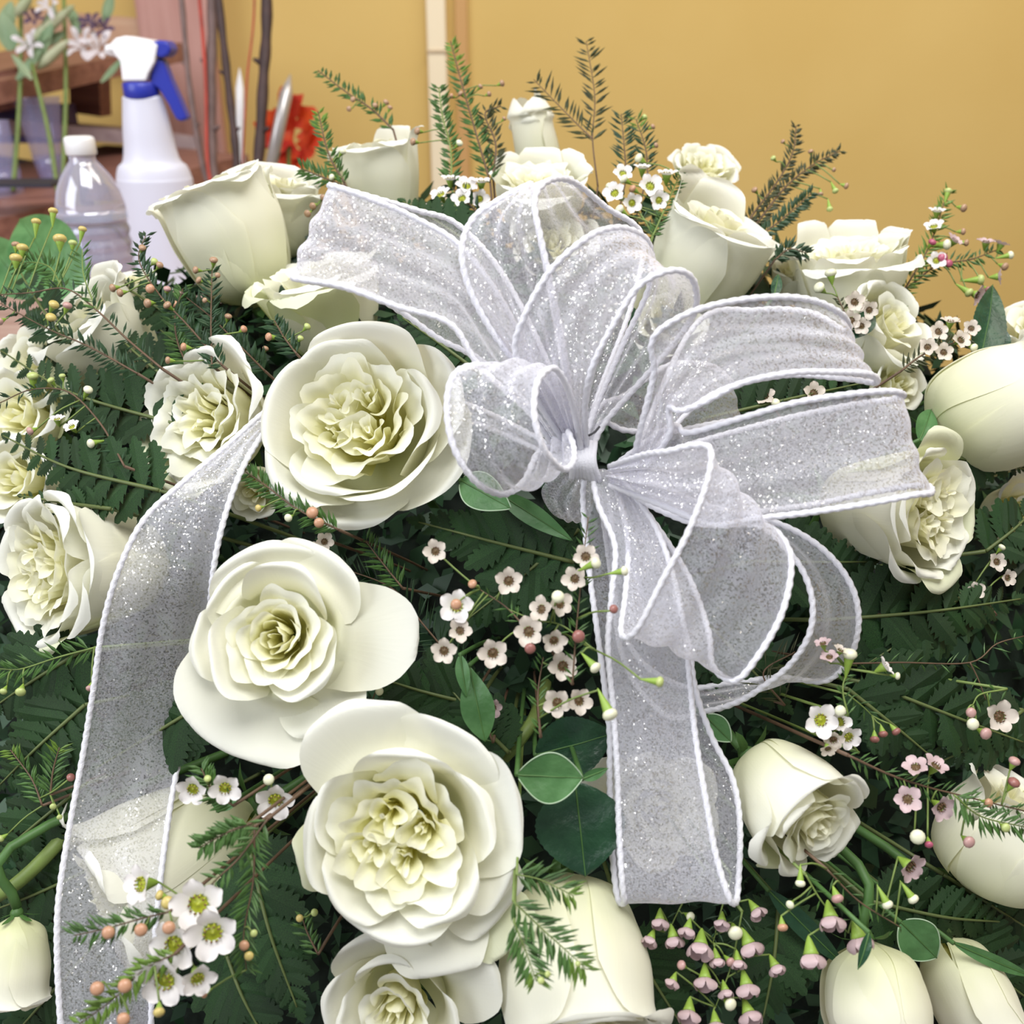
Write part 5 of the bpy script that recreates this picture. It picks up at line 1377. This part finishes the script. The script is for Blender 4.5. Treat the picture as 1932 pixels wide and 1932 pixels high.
# ------------------------------------------------------------------ the room
M['wall'] = simple('yellow_wall_paint', srgb(212, 181, 112), 0.75, col2=srgb(208, 176, 106), nscale=3, bump=0.12, bscale=160, spec=0.2)
M['floor'] = simple('floor_vinyl', srgb(150, 140, 130), 0.5, noise=0.15, nscale=8)
M['conduit'] = simple('conduit_paint', srgb(238, 222, 190), 0.5)
M['wood'] = simple('shelf_wood', srgb(150, 106, 92), 0.5, col2=srgb(120, 80, 70), nscale=6, stretch=(1, 12, 12), bump=0.2, bscale=30)
M['wood_light'] = simple('worn_board', srgb(196, 160, 130), 0.55, col2=srgb(180, 138, 110), nscale=5, stretch=(1, 14, 14))
M['wood_grey'] = simple('grey_board', srgb(172, 155, 160), 0.6, col2=srgb(150, 132, 138), nscale=5, stretch=(1, 14, 14))
M['counter'] = simple('counter_top', srgb(176, 150, 140), 0.45, col2=srgb(160, 130, 120), nscale=7, stretch=(1, 10, 10))
M['post_pink'] = simple('post_wood', srgb(190, 146, 136), 0.6, col2=srgb(178, 132, 122), nscale=6, stretch=(12, 12, 1))


def wbox(name, c, s, mat, parent=None, kind=None, rz=0.0, bev=0.0):
    b = MB()
    b.box((0, 0, 0), s)
    o = b.build(name, mat, parent, smooth=False)
    o.location = c
    o.rotation_euler = (0, 0, rz)
    if kind:
        o['kind'] = kind
    if bev:
        md = o.modifiers.new('edge', 'BEVEL')
        md.width = bev
        md.segments = 2
    return o


WY = 2.05
wbox('wall_back', (0, WY + 0.05, 1.5), (7.0, 0.1, 3.0), M['wall'], kind='structure')
wbox('wall_left', (-3.45, 0.2, 1.5), (0.1, 3.8, 3.0), M['wall'], kind='structure')
wbox('wall_right', (3.45, 0.2, 1.5), (0.1, 3.8, 3.0), M['wall'], kind='structure')
wbox('floor', (0, 0.2, -0.05), (7.0, 3.9, 0.1), M['floor'], kind='structure')


def at_y(px, py, y):
    """point on the upright plane at distance y"""
    r = P(px, py, 1.0) - CAM
    return CAM + r * (y - CAM[1]) / r[1]


# pale conduit strip running down the wall, with a joint, and a brown strip painted as the shadow gap beside it
ct = at_y(825, 97, WY - 0.012)
cn = wbox('trim_1', (ct[0], WY - 0.012, 1.5), (0.036, 0.024, 3.0), M['conduit'], kind='structure', bev=0.004)
cj = MB()
cj.box((0, 0, 0), (0.040, 0.030, 0.004))
jo = cj.build('joint', simple('joint_grey', srgb(190, 165, 130), 0.6), cn, smooth=False)
jo.location = (0, 0, ct[2] - 1.5)
wbox('gap_shade_strip', (ct[0] + 0.046, WY - 0.006, 1.5), (0.022, 0.012, 3.0), simple('gap_shade_brown', srgb(196, 152, 96), 0.6), kind='structure', bev=0.002)  # shade of the gap put into the colour of a thin strip

# counter the bottles stand on
CZ = 1.215
cnt = empty('counter', (-0.95, 1.06, CZ))
tag(cnt, 'worn brownish work counter under the spray bottle and water bottle', 'counter')
b = MB()
b.box((0, 0, -0.018), (1.5, 0.56, 0.036))
b.build('worktop', M['counter'], cnt, smooth=False)
for x in (-0.70, 0.70):
    for y in (-0.24, 0.24):
        b = MB()
        b.box((x, y, -CZ / 2 - 0.018), (0.06, 0.06, CZ - 0.036))
        b.build('leg', M['wood'], cnt, smooth=False)
# pedestal table that carries the arrangement
tb = empty('table', (0.0, 0.62, 0.665))
tag(tb, 'plain table carrying the arrangement, hidden beneath the flowers', 'table')
b = MB()
b.box((0, 0, -0.015), (0.9, 0.36, 0.03))
b.build('tabletop', M['wood'], tb, smooth=False)
for x in (-0.4, 0.4):
    for y in (-0.14, 0.14):
        b = MB()
        b.box((x, y, -0.3475), (0.05, 0.05, 0.635))
        b.build('leg', M['wood'], tb, smooth=False)

# ------------------------------------------------------------------ spray bottle
M['milky'] = simple('milky_plastic', (0.80, 0.81, 0.92, 1), 0.35, trans=0.25, spec=0.5)
M['white_plastic'] = simple('white_plastic', (0.86, 0.86, 0.88, 1), 0.3, spec=0.5)
M['blue_plastic'] = simple('blue_plastic', (0.022, 0.035, 0.36, 1), 0.35, spec=0.5)
sd = 1.02
st = P(264, 175, sd)
# its foot stands on the counter, below the collar
sp = empty('spray_bottle', (st[0] + 0.002, st[1], CZ))
tag(sp, 'milky white spray bottle with white head and blue trigger', 'bottle')
HB = st[2] - CZ
pxm = sd / F


def oval_lathe(prof, sx=1.0, sy=0.8, n=36):
    b = MB()
    b.lathe(prof, n)
    b.v[0] = b.v[0] * np.array([sx, sy, 1])
    return b


w1, w2, w3 = 37 * pxm, 58 * pxm, 73 * pxm
prof = [(0.001, 0.0), (w3 * .92, 0.002), (w3, 0.012), (w3, HB - 175 * pxm), (w3 * .985, HB - 152 * pxm), (w3 * .9, HB - 132 * pxm), (w3 * 0.76, HB - 122 * pxm), (w3 * .68, HB - 100 * pxm), (w2 * .78, HB - 60 * pxm), (w1 * 1.05, HB - 18 * pxm), (w1, HB - 8 * pxm), (w1 * .8, HB - 4 * pxm), (0.001, HB - 4 * pxm)]
oval_lathe(cr(prof, 60), 1, 0.8).build('bottle_body', M['milky'], sp)
b = MB()
b.lathe([(0.001, 0), (31 * pxm, 0), (33 * pxm, 3 * pxm), (33 * pxm, 26 * pxm), (30 * pxm, 29 * pxm), (0.001, 29 * pxm)], 32, (0, 0, HB - 10 * pxm))
b.build('collar', M['blue_plastic'], sp)


def extrude_outline(pts, depth, mat, name, parent, org, bev=0.003):
    """a flat outline in the upright plane (x, z metres) given real thickness along y, edges rounded"""
    n = len(pts)
    V = [(p[0], -depth / 2, p[1]) for p in pts] + [(p[0], depth / 2, p[1]) for p in pts]
    Fc = [tuple(range(n)), tuple(range(2 * n - 1, n - 1, -1))] + [(i, i + n, (i + 1) % n + n, (i + 1) % n) for i in range(n)]
    Fc = [tuple(reversed(f)) for f in Fc]
    me = mesh(name, V, Fc, smooth=False)
    o = link(name, me, mat, parent)
    o.location = org
    md = o.modifiers.new('edge', 'BEVEL')
    md.width = bev
    md.segments = 3
    md.limit_method = 'ANGLE'
    return o


z0 = HB


def zz(px, py):
    q = at_y(px, py, st[1])
    return (q[0] - sp.location[0], q[2] - CZ)


extrude_outline([zz(*q) for q in [(240, 152), (236, 116), (226, 104), (222, 97), (208, 96), (210, 91), (228, 72), (246, 68), (292, 76), (306, 86), (300, 118), (288, 140), (284, 152)]], 0.030, M['white_plastic'], 'spray_head', sp, (0, 0, 0), 0.004)
extrude_outline([zz(*q) for q in [(292, 80), (306, 76), (322, 78), (330, 92), (326, 104), (314, 110), (304, 108), (294, 98)]], 0.026, M['blue_plastic'], 'blue_knob', sp, (0, 0, 0), 0.003)
extrude_outline([zz(*q) for q in [(296, 108), (312, 112), (326, 150), (342, 186), (358, 224), (346, 229), (336, 224), (322, 196), (304, 168), (288, 158), (290, 140)]], 0.018, M['blue_plastic'], 'trigger', sp, (0, 0, 0), 0.003)
b = MB()
nz_ = zz(212, 94)
b.tube(np.array([[nz_[0] - 0.006, 0, nz_[1]], [nz_[0] + 0.012, 0, nz_[1] - 0.001]]), [0.005, 0.008], 10)
b.build('nozzle', M['white_plastic'], sp)

# ------------------------------------------------------------------ water bottle
mW, nt, out = newmat('clear_plastic')
N, L = nt.nodes.new, nt.links.new
gl = N('ShaderNodeBsdfGlass')
gl.inputs['Color'].default_value = (0.93, 0.94, 1.0, 1)
gl.inputs['Roughness'].default_value = 0.06
gl.inputs['IOR'].default_value = 1.12
df = N('ShaderNodeBsdfDiffuse')
df.inputs[0].default_value = (0.75, 0.76, 0.95, 1)
mx = N('ShaderNodeMixShader')
mx.inputs[0].default_value = 0.30
L(gl.outputs[0], mx.inputs[1])
L(df.outputs[0], mx.inputs[2])
gs = N('ShaderNodeBsdfGlossy')
gs.inputs['Roughness'].default_value = 0.08
m3_ = N('ShaderNodeMixShader')
m3_.inputs[0].default_value = 0.14
L(mx.outputs[0], m3_.inputs[1])
L(gs.outputs[0], m3_.inputs[2])
L(m3_.outputs[0], out.inputs[0])
M['clear'] = mW
mW2, nt, out = newmat('water')
gl = nt.nodes.new('ShaderNodeBsdfGlass')
gl.inputs['Color'].default_value = (0.80, 0.84, 0.98, 1)
gl.inputs['IOR'].default_value = 1.33
gl.inputs['Roughness'].default_value = 0.05
nt.links.new(gl.outputs[0], out.inputs[0])
M['water'] = mW2
wd_ = 0.90
wt = P(146, 258, wd_)
pm = wd_ / F
wbt = empty('water_bottle', (wt[0] + 0.001, wt[1], CZ))
tag(wbt, 'clear ribbed plastic water bottle with white cap', 'bottle')
HW = wt[2] - CZ
R_ = 66 * pm
prof = [(0.001, 0.0), (R_ * .8, 0.0), (R_ * .97, 0.006)]
zr = 0.012
while zr < HW - 165 * pm:
    prof += [(R_, zr), (R_ * 0.95, zr + 0.004), (R_ * 0.95, zr + 0.006), (R_, zr + 0.010)]
    zr += 0.012
prof += [(R_, HW - 150 * pm), (R_ * .97, HW - 125 * pm), (R_ * .88, HW - 98 * pm), (R_ * .68, HW - 70 * pm), (R_ * .46, HW - 50 * pm), (R_ * .36, HW - 42 * pm), (R_ * .36, HW - 30 * pm)]
b = MB()
b.lathe(prof, 40)
b.build('bottle_body', M['clear'], wbt)
b = MB()
zl_ = HW - 160 * pm
b.lathe([(0.001, 0.004), (R_ * .9, 0.006), (R_ * .92, zl_), (0.001, zl_)], 32)
b.build('water', M['water'], wbt)
b = MB()
nseg = 48
cap = [(0.001, 0), (26 * pm, 0), (28 * pm, 2 * pm), (28 * pm, 26 * pm), (26 * pm, 31 * pm), (22 * pm, 33 * pm), (0.001, 33 * pm)]
b.lathe([(r, z + HW - 32 * pm) for r, z in cap], nseg)
vv = b.v[0].reshape(len(cap), nseg, 3)
vv[2:4, ::2, :2] *= 0.97
b.build('cap', M['white_plastic'], wbt)

# ------------------------------------------------------------------ branches, reeds and the things in the vase behind
M['bark'] = simple('dark_bark', srgb(66, 46, 44), 0.6, noise=0.4, nscale=50, bump=.4, bscale=80)
M['bark_grey'] = simple('grey_bark', srgb(118, 96, 92), 0.6, noise=0.3, nscale=50)
M['twig_red'] = simple('red_twig', srgb(176, 66, 52), 0.6, noise=0.3, nscale=60)
M['silver'] = simple('silver_paint', srgb(190, 186, 184), 0.3, metal=.5)
vs = empty('branch_vase', (P(450, 480, 1.25)[0], P(450, 480, 1.25)[1], CZ))
tag(vs, 'pale vase behind the side-on rose, holding the tall dark branches', 'vase')
b = MB()
b.lathe(cr([(0.001, 0.0), (0.04, 0.0), (0.045, 0.01), (0.046, 0.04), (0.042, 0.07), (0.044, 0.08), (0.040, 0.08), (0.038, 0.06), (0.001, 0.01)], 40), 32)
b.build('vase_body', M['white_plastic'], vs)


def stick(label, pts, wpx, mat, dist=1.25, name='branch', cat='branch', knots=True, w2=None):
    q = [P(a, c_, dist) for a, c_ in pts]
    base = np.array([vs.location[0] + (pts[-1][0] - 450) * 0.00022, vs.location[1], CZ + 0.03])
    q = q + [q[-1] * 0.45 + base * 0.55, base]
    q = np.array(q)
    # continue above the frame
    up = q[0] + (q[0] - q[1]) * 0.6 + np.array([0, 0, .12])
    q = np.vstack([up, q])
    c_ = cr(q, 48)
    r = px2m(wpx, dist) / 2
    rad = r * (1 + (0.10 * np.sin(np.arange(48) * 1.3) if knots else 0))
    o = empty(name, base)
    tag(o, label, cat, 'tall bare branches behind the roses' if cat == 'branch' else None)
    b = MB()
    b.add(*tube(c_ - base, rad, 8))
    b.build('wood', mat, o)
    if knots:
        for i in (9, 17, 24):
            k = MB()
            d_ = np.array([(-1) ** i, -.3, .5]) * r
            k.tube(np.array([c_[i] - base + d_ * .3, c_[i] - base + d_ * 1.8]), [r * .7, r * .25], 6)
            k.build('twig_stub', mat, o)
    return o


stick('leftmost tall branch, slim and grey-brown, leaning left', [(342, -5), (356, 150), (380, 300)], 11, M['bark_grey'], 1.27)
stick('thin red twig crossing just right of the leftmost branch', [(376, -5), (388, 150), (392, 310)], 7, M['twig_red'], 1.24, knots=False)
stick('thick brown branch between the red twig and the bent dark branch', [(400, -5), (398, 150), (401, 315)], 20, M['bark_grey'], 1.25)
stick('dark branch bending right towards its foot', [(412, -5), (432, 170), (446, 300)], 15, M['bark'], 1.22)
stick('hair-thin reddish twig between the two darkest branches', [(480, -5), (466, 150), (458, 300)], 4, M['twig_red'], 1.23, knots=False)
stick('rightmost, darkest and straightest branch', [(503, -5), (497, 150), (486, 320)], 21, M['bark'], 1.22)


def candle(label, top, bot, wpx, mat, dist=1.3):
    a, c_ = P(*top, dist), P(*bot, dist)
    base = np.array([c_[0] * 1.0, c_[1], CZ + .03])
    o = empty('plastic_pick', c_)
    tag(o, label, 'pick', 'pale pointed picks behind the roses')
    r = px2m(wpx, dist) / 2
    t = (a - c_)
    b = MB()
    b.tube(np.array([np.zeros(3), t * .8, t * .86, t * 1.0]), [r * .95, r, r * .75, r * .08], 12)
    b.build('shaft', mat, o)
    k = MB()
    tgt = np.array([vs.location[0] + .03, vs.location[1], CZ + .05]) - c_
    k.tube(np.array([np.zeros(3), tgt]), [r * .9, r * .6], 8)
    k.build('prong', mat, o)


candle('white upright pick with pointed tip between the dark branches', (452, 128), (455, 330), 16, M['white_plastic'])
candle('silvery slanted pick with pointed tip right of the darkest branch', (548, 140), (508, 330), 24, M['silver'])

# orange blossom behind the slanted pick
ob = empty('orange_flower', P(540, 250, 1.36))
tag(ob, 'blurred orange-red flower behind the slanted silver pick', 'flower')
M['orange'] = simple('orange_petal', srgb(226, 92, 44), 0.5, col2=srgb(200, 50, 50), nscale=20, trans=.3)
for i in range(16):
    rng_ = random.Random(i)
    a = i * 2.4
    v, f, uv = petal_grid(a, 0.6, [(0.1, -.6), (.5, -.4), (.7 + .03 * i * .5, 0), (.85 + .02 * i, .1)], 9, 8, .4, 2, .05, ruf=.12, rf=5, rph=i, edge=.06, seed=i)
    link('petal', mesh('petal', v @ np.array([[1, 0, 0], [0, 0.3, 1], [0, -1, .3]]) * 0.042 + np.array([0.004 * math.cos(a * 3), 0, 0.018 * math.sin(a * 2)]), f, uv), M['orange'], ob)
b = MB()
q0 = P(540, 250, 1.36)
tgt = np.array([vs.location[0] + .03, vs.location[1] + .01, CZ + .06]) - q0
b.tube(np.array([[0, 0.01, -.02], tgt * .5 + np.array([.02, 0, 0]), tgt]), 0.003, 6)
b.build('stem', M['stem'], ob)

# ------------------------------------------------------------------ wooden stand at the far left with vases of lilies
SY = 1.72


def beam(parent, name, a, b_, h, dpt, mat):
    """board between two pixel points at upright depth y (ends may lie at different depths)"""
    A = at_y(a[0], a[1], a[2] if len(a) > 2 else SY)
    B_ = at_y(b_[0], b_[1], b_[2] if len(b_) > 2 else SY)
    d_ = B_ - A
    ln = np.linalg.norm(d_)
    x = d_ / ln
    z = np.array([0, 0, 1.0]) - x * x[2]
    z /= np.linalg.norm(z)
    y = np.cross(z, x)
    m_ = MB()
    m_.box((A + B_) / 2 - np.array(parent.location), (ln, dpt, h), np.array([x, y, z]))
    return m_.build(name, mat, parent, smooth=False)


rk = empty('wooden_stand', (at_y(100, 300, SY)[0], SY, 0.0))
tag(rk, 'brown wooden slatted shelf stand at the far left against the wall', 'stand')
beam(rk, 'shelf_board', (-160, 175, 1.50), (215, 98, 1.86), 0.028, 0.30, M['wood'])
beam(rk, 'front_rail', (-160, 205, 1.42), (60, 158, 1.55), 0.050, 0.02, M['wood'])
beam(rk, 'back_rail', (40, 42, 1.98), (275, 62, 1.98), 0.046, 0.02, M['wood_light'])
beam(rk, 'post', (168, 118, 1.80), (172, 215, 1.80), 0.050, 0.05, M['wood'])
beam(rk, 'shelf_board', (-150, 222, 1.62), (330, 262, 1.86), 0.020, 0.24, M['wood_grey'])
beam(rk, 'shelf_board', (-160, 420, 1.34), (330, 300, 1.72), 0.030, 0.34, M['wood'])
beam(rk, 'crossbar', (-100, 290, 1.70), (110, 322, 1.74), 0.018, 0.02, simple('dark_bar', srgb(50, 44, 60), .5))
for px_, y_ in ((-120, 1.5), (172, 1.80)):
    p_ = at_y(px_, 300, y_)
    m_ = MB()
    m_.box((p_[0] - rk.location[0], p_[1] - rk.location[1], 0.65), (0.045, 0.045, 1.3))
    m_.build('leg', M['wood'], rk, smooth=False)
pp = at_y(336, 100, 1.96)
po = wbox('upright_board', (pp[0], 1.97, 1.0), (0.13, 0.03, 2.0), M['post_pink'], bev=0.004)
tag(po, 'tall pinkish wooden upright board behind the bare branches', 'board')

M['glass'] = simple('vase_glass', (0.6, 0.62, 0.85, 1), 0.1)
mG, nt, out = newmat('thin_glass')
N, L = nt.nodes.new, nt.links.new
tr = N('ShaderNodeBsdfTransparent')
tr.inputs[0].default_value = (0.93, 0.93, 0.99, 1)
gs = N('ShaderNodeBsdfGlossy')
gs.inputs['Roughness'].default_value = 0.05
fr = N('ShaderNodeFresnel')
fr.inputs[0].default_value = 1.6
df = N('ShaderNodeBsdfDiffuse')
df.inputs[0].default_value = (0.62, 0.62, 0.9, 1)
m0 = N('ShaderNodeMixShader')
m0.inputs[0].default_value = 0.13
L(tr.outputs[0], m0.inputs[1])
L(df.outputs[0], m0.inputs[2])
mx = N('ShaderNodeMixShader')
mx.inputs[0].default_value = 0.06
L(m0.outputs[0], mx.inputs[1])
L(gs.outputs[0], mx.inputs[2])
L(mx.outputs[0], out.inputs[0])
M['thin_glass'] = mG


def glass_vase(label, px, pyt, pyb, wt_, wb_, y):
    A = at_y(px, pyt, y)
    B_ = at_y(px, pyb, y)
    k = (y) / F * 1.1
    h = A[2] - B_[2]
    o = empty('glass_vase', (B_[0], y, B_[2]))
    tag(o, label, 'vase', None)
    b = MB()
    b.lathe([(0.001, 0.0), (wb_ * k, 0.0), (wb_ * k * 1.02, 0.012), (wb_ * k * .9, 0.02), (wt_ * k * .97, h), (wt_ * k, h + .002), (wt_ * k * .93, h), (wb_ * k * .8, 0.024), (0.001, 0.02)], 28)
    b.build('glass', M['thin_glass'], o)
    w_ = MB()
    w_.lathe([(0.001, 0.022), (wb_ * k * .78, 0.026), ((wb_ * .6 + wt_ * .36) * k, h * .45), (0.001, h * .45)], 24)
    w_.build('water', M['thin_glass'], o)
    return o, h


va, ha = glass_vase('slim glass vase with bare green stems, left of the water bottle', 105, 185, 378, 36, 18, 1.50)
vb_, hb_ = glass_vase('small tapered glass vase at the very left edge', 8, 230, 392, 34, 40, 1.42)

M['lily_leaf'] = simple('lily_leaf', srgb(110, 140, 104), 0.5, col2=srgb(160, 178, 140), nscale=14, trans=.2)
M['lily_bud'] = simple('lily_bud', srgb(206, 206, 176), 0.5, col2=srgb(150, 168, 120), nscale=14, trans=.25)
M['lily_white'] = simple('lily_white', srgb(235, 228, 232), 0.5, noise=.12, nscale=20, trans=.3)
M['plum'] = simple('plum_flower', srgb(88, 64, 88), 0.6, noise=.3, nscale=30)


def lily(label, base, top, buds, leaves, dist, seed, bloom=None):
    rng_ = random.Random(seed)
    A, B_ = P(*base, dist), P(*top, dist)
    o = empty('lily_stem', A)
    tag(o, label, 'flower', None)
    b = MB()
    b.tube(cr([np.zeros(3), (B_ - A) * .5 + np.array([.004, 0, 0]), B_ - A], 12), [.0035, .0025], 7)
    b.build('stem', M['twig_green'], o)
    for (x0, y0, x1, y1, w_) in leaves:
        p0, p1 = P(x0, y0, dist - .005) - A, P(x1, y1, dist - .02) - A
        t_ = p1 - p0
        ln = np.linalg.norm(t_)
        x = t_ / ln
        y = np.cross(-FW, x)
        y /= np.linalg.norm(y)
        s_ = np.linspace(0, 1, 15)[:, None]
        u_ = np.linspace(-1, 1, 5)[None, :]
        W_ = px2m(w_, dist) / 2 * np.sin(PI * (s_ * .92 + .06)) ** .8
        pts = p0 + (s_ * ln)[..., None] * x + (u_ * W_)[..., None] * y + (np.abs(u_) * W_ * .4 + .06 * ln * s_ ** 2)[..., None] * FW
        link('leaf', mesh('leaf', pts.reshape(-1, 3), gridfaces(15, 5)), M['lily_leaf'], o)
    for (x0, y0, x1, y1, w_) in buds:
        p0, p1 = P(x0, y0, dist - .02) - A, P(x1, y1, dist - .03) - A
        k = MB()
        k.tube(cr([p0, p0 * .6 + p1 * .4, p1], 14), list(px2m(w_, dist) / 2 * np.array([.3, .7, .95, 1, .9, .7, .15])), 9)
        k.build('bud', M['lily_bud'], o)
    if bloom:
        for (cx_, cy_, r_, mk) in bloom:
            c_ = P(cx_, cy_, dist - .02) - A
            for i in range(6):
                a_ = i * PI / 3 + seed
                v, f, uv = petal_grid(a_, 0.42, [(0.05, -.5), (.3, -.2), (.7, .05), (1.0, -.05)], 7, 9, .6, 1.6, 0, nar=.9, seed=i)
                Bm = basis_from((rng_.uniform(-.5, .5), rng_.uniform(-.2, .6), 1))
                link('petal', mesh('petal', (v * px2m(r_, dist)) @ Bm + c_, f, uv), M[mk], o)
    return o


lily('tall lily stalk leaning right over the slim vase, pale buds and drooping leaves', (118, 360), (120, -20), [(40, 95, 140, 10, 22), (70, 130, 130, 75, 20), (150, -10, 185, -30, 16)], [(120, 60, 70, 85, 22), (128, 10, 150, 62, 20), (80, 90, 100, 0, 24), (195, 40, 210, -20, 22), (190, 155, 232, 105, 13)], 1.36, 3, [(150, 80, 34, 'lily_white'), (185, 85, 36, 'lily_white'), (168, 38, 26, 'plum'), (192, 50, 24, 'plum')])
lily('lily stalk with dark and grey leaves at the top left corner', (25, 360), (40, -20), [(30, 30, 60, -10, 20)], [(0, 60, 20, 0, 34), (20, 95, 0, 20, 40), (60, 120, 95, 40, 26), (95, 20, 80, 75, 26), (30, 150, 75, 90, 20)], 1.34, 5, [(62, 30, 22, 'plum'), (52, 80, 30, 'lily_white'), (90, 6, 30, 'lily_white')])
lily('bare thin stem leaning from the slim vase to the upper left', (112, 380), (60, 120), [], [(60, 150, 20, 100, 14)], 1.32, 7)
# dim blue box on the stand and a broad green leaf in front of it
pb_ = at_y(50, 232, 1.72)
bo = wbox('storage_box', (pb_[0], 1.72, pb_[2]), (0.13, 0.10, 0.055), simple('violet_box', srgb(104, 92, 150), .6), bev=.003)
tag(bo, 'small violet-blue box on the wooden stand behind the glass vases', 'box')
leaf('broad soft green leaf hanging below the wooden shelf at left, out of focus', (150, 560), (20, 400), 190, 'grey_leaf', dd=0.16, toothed=False, bend=.25)
leaf('out-of-focus green leaf at the left edge under the glass vase', (60, 560), (-40, 440), 120, 'grey_leaf', dd=0.18, toothed=False, bend=.25)
ph = empty('dark_card', at_y(40, 345, 1.28))
tag(ph, 'flat dark card lying on the lower shelf of the stand', 'card')
b = MB()
b.box((0, 0, 0), (0.10, 0.06, 0.004))
b.build('card', simple('dark_card', srgb(40, 40, 52), .5), ph, smooth=False)
